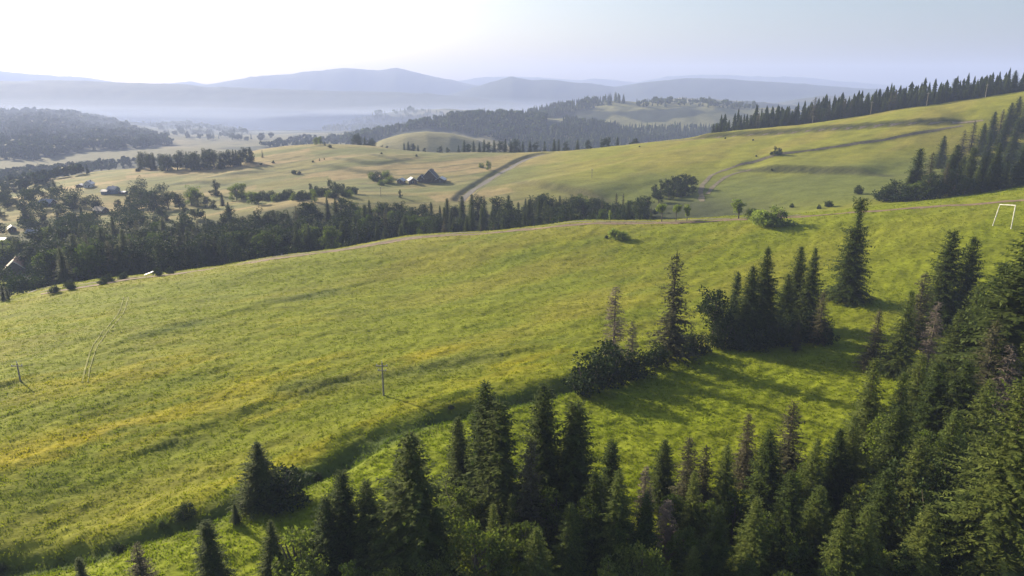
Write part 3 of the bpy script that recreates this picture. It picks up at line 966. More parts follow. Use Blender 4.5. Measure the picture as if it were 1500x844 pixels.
# ------------------------------------------------------------------ the near trees, one by one
G1 = 'spruces and bushes along the ditch'
NEAR = [
    (378, 648, 742, 'dark', 1.45, 'broad dark spruce standing alone beside the ditch in the meadow', G1),
    (405, 684, 738, 'shrubdk', 0.9, 'leafy bush tucked against the lone broad spruce by the ditch', G1),
    (345, 738, 768, 'dark', 0.9, 'tiny spruce sapling just downhill of the lone broad spruce', G1),
    (310, 762, 852, 'dark', 1.25, 'squat dark spruce cut by the bottom edge below the tiny sapling', G1),
    (205, 795, 866, 'grey', 1.2, 'small brownish spruce at the bottom edge, second conifer from the left corner', G1),
    (120, 815, 872, 'dark', 0.9, 'smallest spruce top at the bottom edge, nearest the left corner', G1),
    (398, 762, 840, 'dark', 0.8, 'thin young spruce directly below the lone broad spruce', G1),
    (438, 772, 850, 'shrub', 0.55, 'rounded sunlit bush just right of the thin young spruce', G1),
    (452, 806, 878, 'leafy', 0.8, 'brightest pale green bush top at the bottom edge', G1),
    (505, 690, 835, 'dark', 0.85, 'taller of two overlapping dark spruces beside the rounded sunlit bush', G1),
    (483, 728, 845, 'dark', 1.0, 'shorter of two overlapping dark spruces beside the rounded sunlit bush', G1),
    (538, 705, 842, 'dark', 0.85, 'slim dark spruce next to the tallest shaggy one at the bottom', G1),
    (600, 634, 862, 'dark', 1.15, 'tallest shaggy dark spruce at the bottom, left of centre', G1),
    (675, 610, 746, 'dark', 0.72, 'narrow column shaped dark spruce left of the tall twin spires', G1),
    (708, 558, 772, 'dark', 0.72, 'slender taller spruce of the twin dark spires', G1),
    (735, 588, 795, 'dark', 0.95, 'broader lower spruce of the twin dark spires', G1),
    (660, 715, 808, 'leafy', 0.75, 'sunlit leafy tree below the narrow column shaped spruce', G1),
    (697, 758, 884, 'leafy', 0.7, 'grey green leafy tree at the bottom below the twin dark spires', G1),
    (748, 722, 822, 'pale', 0.62, 'small smooth pale spruce spike in front of the twin dark spires', G1),
    (795, 558, 768, 'dark', 0.72, 'tall dark spire right of the twin spires, beside the shaded hollow', G1),
    (778, 645, 812, 'grey', 0.8, 'thin greyish spruce in front of the dark spire by the hollow', G1),
    (838, 588, 778, 'dark', 0.95, 'wide dark spruce at the edge of the sunny glade', G1),
    (787, 775, 892, 'pale', 0.95, 'pale fan shaped spruce top at the bottom centre', G1),
    (835, 738, 862, 'pale', 0.85, 'sunlit open branched spruce right of the pale fan shaped top', G1),
    (893, 646, 768, 'dark', 0.85, 'dark spruce with pointed tip against the sunny glade', G1),
    (906, 688, 842, 'pale', 0.9, 'pale drooping spruce right in front of the pointed dark one', G1),
    (944, 680, 778, 'bare', 0.9, 'bare grey sapling against the sunny glade', G1),
    (972, 645, 748, 'dark', 0.8, 'dark conical spruce right of the bare grey sapling', G1),
    (1005, 640, 778, 'grey', 0.95, 'brownish tall spruce on the near edge of the sunny glade', G1),
    (1030, 652, 775, 'grey', 0.8, 'thin brownish spruce right behind the brownish tall one', G1),
    (975, 728, 832, 'bare', 1.2, 'grey leafless tree below the dark conical spruce', G1),
    (1012, 800, 882, 'pale', 0.9, 'small bright spruce top at the bottom edge below the leafless tree', G1),
]
G2 = 'trees of the dark clump in the middle of the meadow'
NEAR += [
    (900, 415, 536, 'bare', 1.0, 'tall bare grey larch on the upper bank of the shaded hollow', G2),
    (926, 468, 545, 'bare', 1.1, 'short bare grey tree right beside the tall bare larch', G2),
    (862, 520, 572, 'shrubdk', 0.75, 'large dark bush at the left end of the shaded hollow', G2),
    (893, 505, 560, 'shrubdk', 0.6, 'dark bush right under the tall bare larch', G2),
    (930, 515, 552, 'shrubdk', 0.8, 'low dark bush under the short bare tree', G2),
    (962, 503, 540, 'shrubdk', 0.6, 'dark shrub between the bare trees and the thin tall spruce', G2),
    (988, 368, 528, 'grey', 0.85, 'thin tall spruce with bare upper trunk, standing in open meadow', G2),
    (1047, 426, 508, 'leafdk', 0.75, 'rounded dark tree at the left of the meadow clump', G2),
    (1078, 398, 478, 'dark', 0.75, 'small pointed dark spruce behind the rounded dark tree', G2),
    (1096, 388, 508, 'dark', 0.9, 'lower shoulder spruce on the left of the tallest clump spruce', G2),
    (1121, 362, 503, 'dark', 0.9, 'tallest spruce of the dark meadow clump', G2),
    (1152, 402, 492, 'dark', 0.85, 'low dark spruce in the gap between the clump peaks', G2),
    (1170, 360, 476, 'dark', 0.75, 'left one of two flat topped spruces in the dark clump', G2),
    (1187, 362, 482, 'dark', 0.7, 'right one of two flat topped spruces in the dark clump', G2),
    (1203, 424, 507, 'grey', 0.9, 'shaggy open spruce at the right foot of the dark clump', G2),
    (1168, 466, 515, 'grey', 1.0, 'small greyish spruce in the shade in front of the clump', G2),
    (1250, 292, 442, 'topknot', 1.05, 'tall lone spruce with a ball shaped tuft on top', G2),
    (1281, 452, 542, 'grey', 1.0, 'half dry spruce standing in the shaded part of the glade', G2),
]
G3 = 'trees of the thicket on the right'
NEAR += [
    (1092, 605, 715, 'grey', 0.9, 'spindly spruce at the left edge of the right hand thicket', G3),
    (1155, 588, 735, 'grey', 1.0, 'brownish dry spruce rising over the right end of the glade', G3),
    (1195, 710, 825, 'pale', 1.0, 'small layered spruce with clear tiers near the bottom', G3),
    (1230, 746, 884, 'pale', 0.9, 'left one of two yellow green spruces at the bottom edge', G3),
    (1263, 740, 884, 'pale', 0.95, 'right one of two yellow green spruces at the bottom edge', G3),
    (1272, 525, 690, 'pale', 0.8, 'narrow sunlit yellow green spruce at the edge of the glade', G3),
    (1482, 555, 895, 'palebig', 0.95, 'large sunlit spruce with heavy drooping boughs in the bottom right corner', G3),
    (1382, 337, 487, 'dark', 1.0, 'taller of two dark spruces below the white goal frame', G3),
    (1415, 348, 482, 'dark', 0.95, 'rounder of two dark spruces below the white goal frame', G3),
    (1348, 398, 512, 'grey', 1.0, 'spreading spruce left of the two below the white goal frame', G3),
    (1325, 425, 550, 'pale', 0.85, 'ragged spruce at the left corner of the upper thicket', G3),
    (1366, 438, 545, 'bare', 1.0, 'grey dead spruce in the upper thicket', G3),
    (1421, 414, 590, 'pale', 0.9, 'tall light green spruce in the middle of the upper thicket', G3),
    (1395, 455, 595, 'dark', 0.9, 'dark spruce behind the tall light green one', G3),
    (1455, 385, 605, 'dark', 0.9, 'dark spruce left of the huge one at the right edge', G3),
    (1490, 343, 625, 'dark', 1.25, 'huge shaggy spruce at the right edge below the goal frame', G3),
    (1442, 468, 645, 'grey', 1.0, 'brownish ragged spruce under the huge one at the right edge', G3),
    (1468, 500, 655, 'bare', 1.1, 'grey dead tree in the shade of the huge spruce', G3),
    (1340, 520, 665, 'pale', 1.0, 'yellowest spruce in the thicket, beside the glade', G3),
    (1312, 545, 695, 'pale', 0.8, 'light green spruce right of the narrow sunlit one', G3),
    (1366, 532, 685, 'dark', 0.9, 'dark spruce right of the yellowest one', G3),
    (1402, 528, 695, 'dark', 0.9, 'second dark spruce right of the yellowest one', G3),
    (1432, 556, 725, 'pale', 0.9, 'light tipped spruce in the middle of the right hand thicket', G3),
    (1500, 480, 650, 'pale', 0.9, 'sunlit spruce cut by the right edge above the drooping one', G3),
    (1222, 628, 745, 'dark', 0.9, 'dark spruce beneath the brownish dry one at the glade', G3),
    (1245, 610, 740, 'pale', 0.85, 'green spruce in the shade under the narrow sunlit one', G3),
]
for u, vt, vb, kind, wf, label, grp in NEAR:
    tree_px(kind, u, vt, vb, wf=wf ** .6 * (1.4 if kind in ('dark', 'grey', 'pale') else 1.3), label=label, group=grp)

G4 = 'spruces standing up out of the leafy thicket'
extra = []
for u, vt, vb, kind, wf in [(1062, 650, 785, 'pale', .9), (1122, 628, 765, 'dark', .9), (1188, 640, 775, 'pale', .85), (1300, 592, 760, 'dark', .9), (1338, 640, 805, 'pale', .95), (1382, 596, 775, 'pale', .9),
                            (1422, 640, 825, 'dark', .95), (1100, 728, 865, 'pale', .9), (1150, 690, 835, 'dark', .9), (1345, 738, 892, 'pale', 1.0), (1402, 722, 875, 'dark', .95), (942, 722, 855, 'dark', .85),
                            (868, 690, 825, 'dark', .85), (722, 738, 865, 'pale', .75), (1012, 690, 815, 'pale', .8), (1046, 740, 870, 'dark', .85), (1440, 700, 880, 'pale', 1.0), (1290, 690, 840, 'dark', .9), (640, 745, 870, 'dark', .8)]:
    extra.append(tree_px(kind, u, vt, vb, wf=wf * 1.3, group=G4))
number_row(extra, '{} spruce from the left rising out of the leafy thicket at the bottom')
fill = []
for u, vt, vb in [(1075, 690, 800), (1112, 718, 840), (1160, 742, 850), (1050, 765, 870), (1100, 790, 890), (1300, 622, 760), (1332, 645, 790), (1285, 690, 820),
                  (1350, 700, 860), (1400, 650, 800), (1425, 690, 840), (1380, 760, 880), (1320, 770, 890), (1440, 760, 890), (1180, 655, 765),
                  (1145, 800, 900), (1300, 580, 720), (1390, 600, 740), (1460, 650, 780), (1125, 660, 765), (1255, 680, 800), (1200, 690, 790), (1345, 600, 740), (1470, 720, 850), (1040, 705, 810), (1215, 800, 900), (1280, 770, 880), (1375, 680, 820)]:
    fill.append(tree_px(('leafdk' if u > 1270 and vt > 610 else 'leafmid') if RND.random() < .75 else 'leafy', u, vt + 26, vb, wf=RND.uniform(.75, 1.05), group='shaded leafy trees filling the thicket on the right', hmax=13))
number_row(fill, '{} leafy tree from the left in the shaded thicket at bottom right')
fill = []
for u, vt, vb in [(940, 770, 890), (890, 790, 895), (860, 705, 825), (745, 805, 900), (640, 790, 895), (572, 805, 900), (1000, 745, 855), (960, 800, 900), (815, 690, 800), (690, 700, 800), (920, 740, 850), (770, 740, 850), (985, 700, 800), (520, 800, 890)]:
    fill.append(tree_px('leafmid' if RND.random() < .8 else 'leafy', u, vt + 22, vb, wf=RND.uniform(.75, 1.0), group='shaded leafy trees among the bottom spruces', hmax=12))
number_row(fill, '{} leafy tree from the left under the bottom row of spruces')
fill = []
for u, vt, vb in [(1020, 482, 520), (1060, 470, 512), (1085, 478, 513), (1110, 472, 512), (1138, 468, 506), (1160, 462, 500), (1183, 458, 496), (1210, 470, 505), (1075, 450, 490)]:
    fill.append(tree_px('shrubdk', u, vt, vb, wf=RND.uniform(.9, 1.2), group='shrubs at the foot of the dark meadow clump'))
number_row(fill, '{} dark shrub from the left at the foot of the meadow clump')

wd = []
for k in range(13):
    i = int(len(GULLY) * (.30 + .62 * ((k * .618) % 1)))
    gx, gy = GULLY[i]
    wd.append(tree('shrubdk' if k % 3 else 'shrub', float(gx + RND.gauss(0, 2.2)), float(gy + RND.gauss(0, 1.8)), RND.uniform(.7, 2.0), RND.uniform(.9, 1.4), group='weeds and low bushes in the ditch'))
number_row(wd, '{} low bush from the left growing along the meadow ditch')

# ------------------------------------------------------------------ shrubs and trees along the ridge path
RIDGE_U = [r[0] for r in RIDGE]
RIDGE_D = [r[2] for r in RIDGE]
CREST_U = [r[0] for r in CREST]
CREST_D = [r[2] for r in CREST]
def ridge_d(u): return float(np.interp(u, RIDGE_U, RIDGE_D))
def crest_d(u): return float(np.interp(u, CREST_U, CREST_D))

GP = 'small trees along the ridge path'
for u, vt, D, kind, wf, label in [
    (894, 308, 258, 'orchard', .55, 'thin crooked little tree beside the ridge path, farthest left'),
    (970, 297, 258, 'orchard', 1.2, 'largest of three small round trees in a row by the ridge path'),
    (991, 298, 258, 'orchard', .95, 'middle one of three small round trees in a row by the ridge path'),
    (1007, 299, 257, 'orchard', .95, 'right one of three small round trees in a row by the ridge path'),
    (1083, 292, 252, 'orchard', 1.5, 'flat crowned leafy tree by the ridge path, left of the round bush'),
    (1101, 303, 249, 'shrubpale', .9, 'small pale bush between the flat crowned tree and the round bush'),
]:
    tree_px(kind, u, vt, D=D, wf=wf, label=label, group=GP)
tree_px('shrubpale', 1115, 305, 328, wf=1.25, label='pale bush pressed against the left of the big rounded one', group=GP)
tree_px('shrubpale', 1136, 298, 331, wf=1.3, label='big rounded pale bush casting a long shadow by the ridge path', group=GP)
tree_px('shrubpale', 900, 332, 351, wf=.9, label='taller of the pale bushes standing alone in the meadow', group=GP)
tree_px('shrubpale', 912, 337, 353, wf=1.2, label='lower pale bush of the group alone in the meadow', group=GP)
tree_px('shrubdk', 888, 344, 350, wf=1.0, label='low dark bush left of the pale bushes in the meadow', group=GP)
ed = []
for u in (42, 70, 118, 128, 66, 150, 205, 225):
    D = ridge_d(u) - RND.uniform(0, 10)
    ed.append(tree_px('shrubdk', u, 0, D=D, hmin=RND.uniform(1.2, 2.6), hmax=2.6, group='low shrubs on the far left rim of the meadow'))
number_row(ed, '{} low shrub from the left on the rim of the meadow above the village')

# ------------------------------------------------------------------ valley tree belt behind the ridge
TOPS = [(0, 345), (60, 330), (110, 325), (150, 322), (200, 322), (250, 322), (300, 326), (350, 315), (400, 305), (440, 298), (480, 291), (520, 294), (560, 298),
        (600, 300), (650, 297), (690, 287), (720, 292), (760, 290), (810, 282), (850, 286), (900, 288), (950, 285), (1000, 288)]
TU, TV_ = [t[0] for t in TOPS], [t[1] for t in TOPS]
belt = {}
segs = [(60, 170, 'beside the brown farmhouse'), (170, 300, 'in the darkest part of the valley belt'), (300, 420, 'left of the wide roofed house'),
        (420, 540, 'around the wide roofed house'), (540, 660, 'right of the wide roofed house'), (660, 780, 'at the foot of the dirt road'), (780, 960, 'below the straw coloured hillside')]
for row, (dd, lift, step) in enumerate(((85, 0, 11), (62, 8, 13), (42, 18, 14), (26, 32, 17))):
    u = 62.0 + row * 5
    while u < 955:
        D = ridge_d(u) + dd + RND.uniform(-8, 10)
        if not hides_house(u, D):
            vt = float(np.interp(u, TU, TV_)) - 6 + lift + abs(RND.gauss(0, 9))
            conifer = RND.random() < (.22 if u < 420 else .38 if u < 640 else .6)
            kind = ('dark' if RND.random() < .75 else 'grey') if conifer else ('leafdk' if RND.random() < .82 else 'leafmid')
            wf = RND.uniform(1.0, 1.4) if conifer else RND.uniform(1.15, 1.6)
            seg = next(s for s in segs if s[0] <= u < s[1])
            e = tree_px(kind, u, vt, D=D, wf=wf, hmin=4.0, hmax=19.0 if conifer else 15.0, group='trees of the valley belt behind the meadow ridge')
            key = (seg[2], 'spruce' if conifer else 'leafy tree', row)
            belt.setdefault(key, []).append(e)
        u += step * RND.uniform(.7, 1.35)
ROWN = ['back row', 'third row', 'second row', 'front row']
for (where, what, row), items in belt.items():
    number_row(items, '{} ' + what + ' from the left, ' + ROWN[row] + ' ' + where)

# the rounded clump by the track, casting a wide shadow
cl = []
for u, vt, D in [(960, 270, 372), (968, 264, 378), (978, 262, 380), (988, 258, 384), (997, 255, 386), (1006, 254, 388), (1013, 258, 384), (992, 268, 370), (1004, 270, 370), (980, 275, 365), (965, 281, 360), (1015, 272, 372)]:
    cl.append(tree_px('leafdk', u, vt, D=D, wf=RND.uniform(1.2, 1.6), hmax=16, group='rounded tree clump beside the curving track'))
number_row(cl, '{} tree from the left in the rounded clump beside the curving track')

# ------------------------------------------------------------------ village trees on the left
vt_ = []
for u, v0, D in [(8, 312, 330), (20, 325, 300), (52, 318, 345), (75, 322, 325), (95, 320, 330), (35, 300, 400), (15, 290, 430), (60, 296, 410), (95, 290, 420), (118, 300, 395), (140, 305, 385),
                 (5, 270, 500), (30, 262, 520), (50, 258, 540), (78, 262, 520), (100, 283, 440), (125, 288, 420), (65, 280, 450), (20, 350, 270), (45, 345, 285), (12, 278, 470),
                 (155, 300, 395), (172, 292, 420), (45, 280, 455), (85, 306, 372), (3, 330, 300), (110, 312, 360), (130, 318, 345), (24, 290, 425), (40, 310, 375), (75, 285, 440), (88, 298, 400), (108, 292, 415), (150, 296, 405), (165, 306, 380), (180, 302, 392), (195, 310, 372), (210, 314, 362), (228, 316, 358), (245, 314, 362), (60, 310, 372), (28, 340, 292), (140, 294, 410), (0, 300, 400), (55, 270, 490), (36, 274, 478), (90, 272, 486), (110, 278, 462), (70, 268, 500), (20, 264, 515), (3, 418, 203), (10, 424, 206)]:
    if hides_house(u, D):
        continue
    k = 'dark' if RND.random() < .22 else ('leafdk' if RND.random() < .9 else 'leafy')
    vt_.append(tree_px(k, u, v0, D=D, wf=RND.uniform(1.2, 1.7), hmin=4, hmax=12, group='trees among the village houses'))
number_row(vt_, '{} tree from the left among the scattered village houses')

# trees between the village and the dry fields
ft = []
for u, v0, vb in [(205, 272, 305), (222, 274, 308), (228, 270, 306), (245, 280, 305), (262, 283, 305), (278, 262, 300), (288, 268, 300), (315, 264, 286), (325, 282, 300), (345, 258, 292),
                  (352, 256, 290), (368, 278, 298), (335, 296, 322), (338, 302, 330), (300, 288, 303), (312, 292, 306), (378, 282, 300), (190, 286, 306), (268, 302, 318), (285, 306, 322), (238, 304, 322)]:
    k = 'leafy' if u in (278, 288, 345, 352, 368) else ('dark' if u in (335, 325) else 'leafdk')
    ft.append(tree_px(k, u, v0, vb, wf=1.3, dmin=300, hmin=3, hmax=11, group='trees between the village and the dry fields'))
number_row(ft, '{} tree from the left between the village and the dry fields')

hd = []
for k in range(22):
    u = 378 + k * 6.6
    v0 = 283 - k * .55 + RND.uniform(-4, 5)
    hd.append(tree_px('shrubdk' if k % 4 else 'shrub', u, v0, v0 + 12, wf=1.1, dmin=330, hmin=2.5, hmax=6, group='hedge row below the dry parcels'))
number_row(hd, '{} bush from the left in the hedge below the dry parcels')
pr = []
for u, v0, vb, k in [(483, 262, 277, 'leafdk'), (490, 266, 278, 'leafdk'), (503, 269, 279, 'leafdk'), (510, 273, 279, 'shrubdk'), (455, 268, 278, 'leafdk'), (460, 280, 295, 'leafy')]:
    pr.append(tree_px(k, u, v0, vb, wf=.95, hmin=2, hmax=9, group='bushes standing out of the hedge'))
number_row(pr, '{} dark bush from the left standing out above the hedge row')

cp = []
for k in range(26):
    u = 205 + 165 * ((k * .618) % 1)
    v0 = float(np.interp(u, [205, 235, 290, 330, 370], [219, 221, 219, 218, 216])) + RND.uniform(-2, 7)
    cp.append(tree_px('leafdk' if k % 3 else 'dark', u, v0, v0 + 24, wf=1.5, hmin=5, hmax=15, group='dark copse on the far rim of the dry fields'))
number_row(cp, '{} tree from the left in the dark copse on the rim of dry fields')
sg = []
for u, v0, vb, k in [(412, 201, 211, 'leafdk'), (408, 204, 212, 'leafdk'), (418, 205, 212, 'shrubdk'), (441, 210, 212, 'shrubdk'), (463, 200, 213, 'leafy'), (469, 199, 212, 'leafy'), (476, 208, 214, 'leafdk'), (483, 211, 217, 'shrubdk'),
                     (486, 204, 210, 'dark'), (190, 240, 246, 'leafdk'), (202, 245, 252, 'shrubdk'), (384, 219, 231, 'grey'), (468, 232, 237, 'leafdk'), (475, 231, 236, 'leafdk'), (458, 235, 239, 'shrubdk'),
                     (430, 248, 256, 'shrubdk'), (438, 250, 256, 'shrubdk'), (545, 251, 262, 'shrub'), (553, 252, 265, 'shrubdk'), (565, 247, 260, 'shrub'), (570, 256, 268, 'shrub'), (558, 262, 270, 'shrub'),
                     (586, 278, 290, 'leafdk'), (716, 235, 250, 'leafy'), (705, 238, 246, 'shrub'), (610, 226, 230, 'shrubdk'), (559, 224, 228, 'shrubdk'), (400, 235, 240, 'shrubdk'), (382, 238, 243, 'shrubdk')]:
    sg.append(tree_px(k, u, v0, vb, wf=1.0, hmin=1.5, hmax=10, dmin=395, group='single bushes dotted over the dry fields'))
number_row(sg, '{} single bush or small tree from the left on the dry fields')

# trees right behind the crest of the second hill, left half
bc = []
for u, v0, k in [(520, 196, 'leafdk'), (527, 199, 'leafdk'), (534, 200, 'dark'), (541, 203, 'leafdk'), (548, 206, 'leafdk'), (560, 213, 'leafdk'), (567, 213, 'leafdk'), (592, 209, 'dark'), (598, 207, 'dark'), (604, 210, 'leafdk'), (612, 212, 'dark'),
                 (622, 216, 'leafdk'), (645, 214, 'leafdk'), (655, 216, 'leafdk'), (672, 212, 'dark'), (680, 205, 'dark'), (687, 210, 'leafdk'), (694, 206, 'dark'), (702, 208, 'dark'), (709, 204, 'dark'), (716, 208, 'leafdk'), (724, 205, 'dark'),
                 (732, 207, 'leafdk'), (740, 203, 'dark'), (748, 206, 'dark'), (757, 204, 'leafdk'), (766, 208, 'dark'), (776, 205, 'dark'), (786, 208, 'leafdk'), (798, 206, 'dark'), (812, 203, 'dark'), (818, 204, 'dark'), (830, 207, 'leafdk'),
                 (846, 204, 'dark'), (862, 205, 'leafdk'), (884, 202, 'leafdk'), (892, 201, 'leafdk'), (905, 200, 'dark'), (930, 203, 'shrubdk')]:
    bc.append(tree_px(k, u, v0, D=crest_d(u) + RND.uniform(8, 40), wf=1.3, hmin=3, hmax=15, group='trees peeking over the crest of the second hill'))
number_row(bc, '{} tree from the left peeking over the bare crest behind the dirt road')

# ------------------------------------------------------------------ spruces along the right skyline
SK = [(1040, 178), (1060, 170), (1080, 164), (1100, 158), (1130, 152), (1160, 150), (1200, 141), (1250, 132), (1300, 124), (1350, 118), (1400, 113), (1450, 107), (1510, 98)]
sky_rows = {}
rear = []
poles_u = (1190, 1275, 1357, 1443)
for row in range(3):
    u = 1045.0 + row * 3
    while u < 1508:
        D = crest_d(u) + 9 + row * 15 + RND.uniform(-3, 6)
        v0 = float(np.interp(u, [s[0] for s in SK], [s[1] for s in SK])) + abs(RND.gauss(0, 9)) - (6 if RND.random() < .25 else 0) + (5 if row == 0 else 0)
        if row > 0:
            xx = float(x_at(u, D, 40))
            zz = float(ground(xx, D)[0])
            rear.append((xx, D, zz, min(26, max(7, CAM_Z - D * float(slope(v0)) - zz))))
            u += RND.uniform(4, 10)
            continue
        k = 'dark' if RND.random() < .85 else 'grey'
        e = tree_px(k, u, v0, D=D, wf=RND.uniform(1.2, 1.7), hmin=7, hmax=26, group='spruce row along the right skyline')
        sky_rows.setdefault((sum(u > p for p in poles_u), row), []).append(e)
        u += RND.uniform(5, 12) if row < 2 else RND.uniform(10, 16)
SEG = ['before the first hillside pole', 'between first and second hillside poles', 'between second and third hillside poles', 'between third and fourth hillside poles', 'past the fourth hillside pole']
for (s, row), items in sky_rows.items():
    number_row(items, '{} spruce from the left, front of the skyline row ' + SEG[s])
tree_px('leafdk', 1205, 160, D=552, wf=1.1, hmax=10, label='rounded leafy bush at the foot of the skyline spruces', group='spruce row along the right skyline')

V, F = [], []
r = random.Random(515)
for px, py, pz, h in rear:
    R_ = h * r.uniform(.17, .25)
    pw = r.uniform(.6, .95)
    for t in range(11):
        f0 = .04 + t * .087
        rad = R_ * (1 - f0) ** pw * r.uniform(.75, 1.15) + .08
        o = len(V)
        n = 12
        for k in range(n):
            a = 6.283 * (k + r.uniform(-.25, .25)) / n
            q = rad * (r.uniform(.85, 1.25) if k % 2 else r.uniform(.35, .6))
            V.append((px + math.cos(a) * q, py + math.sin(a) * q, pz + h * (f0 - .02 + r.uniform(-.02, .015))))
        V.append((px + r.uniform(-.05, .05), py, pz + h * min(1.0, f0 + .15)))
        F += [(o + k, o + (k + 1) % n, o + n) for k in range(n)]
o = bpy.data.objects.new('spruce_wood', raw_mesh('spruce_wood', V, F, M_SPRUCE))
COL.objects.link(o)
o['kind'] = 'stuff'
o['label'] = 'deep spruce wood behind the front row on the right skyline'
o['category'] = 'woodland'

# ------------------------------------------------------------------ forest edge at the right, beyond the meadow
rf = []
for u, v0, vb, k in [(1332, 250, 292, 'dark'), (1342, 217, 291, 'dark'), (1362, 222, 287, 'grey'), (1380, 198, 276, 'dark'), (1398, 212, 280, 'dark'), (1410, 190, 262, 'grey'), (1425, 176, 256, 'grey'), (1440, 180, 256, 'dark'),
                     (1455, 163, 250, 'dark'), (1466, 160, 246, 'grey'), (1478, 150, 241, 'dark'), (1490, 141, 236, 'dark'), (1500, 148, 241, 'dark'), (1420, 215, 282, 'dark'), (1440, 222, 280, 'dark'), (1460, 208, 276, 'dark'),
                     (1480, 198, 271, 'dark'), (1496, 210, 275, 'dark'), (1385, 238, 288, 'grey'), (1400, 246, 286, 'leafdk'), (1430, 244, 284, 'pale'), (1450, 240, 282, 'dark'), (1475, 236, 280, 'pale'), (1496, 240, 277, 'dark'),
                     (1360, 252, 292, 'leafdk'), (1347, 262, 293, 'leafy'), (1312, 263, 293, 'leafdk'), (1298, 274, 294, 'shrubdk'), (1372, 262, 292, 'leafdk'), (1415, 258, 289, 'leafdk'), (1440, 262, 287, 'leafdk'), (1465, 258, 284, 'leafdk'),
                     (1322, 272, 294, 'shrubdk'), (1390, 225, 282, 'dark'), (1410, 228, 281, 'dark'), (1471, 176, 256, 'dark'), (1450, 190, 262, 'dark'), (1488, 172, 256, 'dark')]:
    if v0 < 200:
        vb = v0 + 46
    rf.append(tree_px(k, u, v0, vb, wf=1.5, hmin=2, hmax=24, dmin=290, group='forest edge beyond the goal frame'))
number_row(rf, '{} tree from the left at the dark forest edge beyond the goal frame')

hb = []
for u, v0, vb, k in [(1135, 214, 230, 'leafdk'), (1140, 217, 231, 'shrubdk'), (1130, 222, 231, 'shrubdk'), (1108, 228, 232, 'shrubdk'), (1131, 247, 252, 'shrubdk'), (1258, 272, 284, 'shrubdk'), (1160, 298, 304, 'shrubdk'), (1200, 300, 306, 'shrubdk'), (1215, 292, 302, 'shrubdk'), (937, 213, 216, 'shrubdk'),
                     (1062, 203, 205, 'shrubdk'), (1103, 204, 206, 'shrubdk'), (1190, 178, 180, 'shrubdk')]:
    hb.append(tree_px(k, u, v0, vb, wf=1.0, hmin=1.2, hmax=9, dmin=295, group='single bushes on the straw coloured hillside'))
number_row(hb, '{} single bush from the left on the straw coloured hillside')

# ------------------------------------------------------------------ far woods: masses that nobody could count
def in_poly(u, v, poly):
    inside = np.zeros(len(u), bool)
    n = len(poly)
    for i in range(n):
        (x1, y1), (x2, y2) = poly[i], poly[(i + 1) % n]
        c = ((y1 > v) != (y2 > v)) & (u < (x2 - x1) * (v - y1) / (y2 - y1 + 1e-9) + x1)
        inside ^= c
    return inside

def far_wood(name, label, poly, d0, d1, n, hr, conifer, seed):
    rs = np.random.RandomState(seed)
    us = [p[0] for p in poly]
    m = n * 14
    y = np.sqrt(rs.uniform(d0 ** 2, d1 ** 2, m))
    t = rs.uniform((min(us) - 755) / FPX, (max(us) - 745) / FPX, m)
    x = t * y
    z = ground(x, y)
    u, v = to_px(x, y, z)
    ok = np.nonzero(in_poly(u, v, poly))[0][:n]
    V, F = [], []
    r = random.Random(seed)
    for i in ok:
        h = r.uniform(*hr)
        px, py, pz = x[i], y[i], z[i] - .5
        if r.random() < conifer:
            for b, (z0, z1, w) in enumerate(((.08, .55, .19), (.32, .8, .14), (.6, 1.02, .085))):
                s = 7
                o = len(V)
                for k in range(s):
                    a = 6.283 * (k + r.uniform(-.3, .3)) / s
                    q = w * h * r.uniform(.65, 1.25)
                    V.append((px + math.cos(a) * q, py + math.sin(a) * q, pz + h * (z0 + r.uniform(-.05, .05))))
                V.append((px + r.uniform(-.02, .02) * h, py, pz + h * z1))
                F += [(o + k, o + (k + 1) % s, o + s) for k in range(s)]
        else:
            for b in range(6):
                cx, cy, cz = px + r.gauss(0, .2) * h, py + r.gauss(0, .2) * h, pz + h * r.uniform(.35, .75)
                q = h * r.uniform(.18, .3)
                for k in range(7):
                    d = Vector((r.gauss(0, 1), r.gauss(0, 1), r.gauss(0, 1))).normalized()
                    e = d.orthogonal().normalized()
                    f = d.cross(e)
                    c = Vector((cx, cy, cz)) + d * q * .7
                    o = len(V)
                    V += [c + e * q * .75, c + f * q * .75, c - e * q * .75, c - f * q * .75]
                    F.append((o, o + 1, o + 2, o + 3))
    o = bpy.data.objects.new(name, raw_mesh(name, V, F, M_SPRUCE if conifer > .5 else M_LEAFDK))
    COL.objects.link(o)
    o['kind'] = 'stuff'
    o['label'] = label
    o['category'] = 'woodland'

far_wood('distant_wood', 'blue hazy wood covering the low hill at far left', [(-60, 160), (0, 164), (60, 163), (110, 168), (150, 175), (220, 200), (260, 212), (200, 218), (120, 222), (60, 236), (0, 248), (-60, 262)], 980, 1950, 2300, (11, 19), .45, 901)
far_wood('distant_wood', 'sparse trees on the far end of the low hazy hill', [(200, 176), (300, 181), (345, 190), (400, 203), (390, 210), (330, 206), (250, 204)], 1350, 1950, 170, (8, 14), .3, 902)
far_wood('distant_wood', 'wooded ridge behind the round mown hill', [(480, 208), (560, 196), (620, 183), (690, 170), (800, 172), (800, 205), (740, 207), (700, 200), (660, 191), (620, 187), (580, 196), (540, 212)], 1130, 1500, 1000, (11, 18), .75, 903)
far_wood('distant_wood', 'spruces crowning the pale hill in the middle distance', [(745, 180), (800, 162), (850, 152), (905, 144), (918, 151), (880, 156), (850, 163), (790, 176)], 1350, 1760, 300, (14, 22), .95, 904)
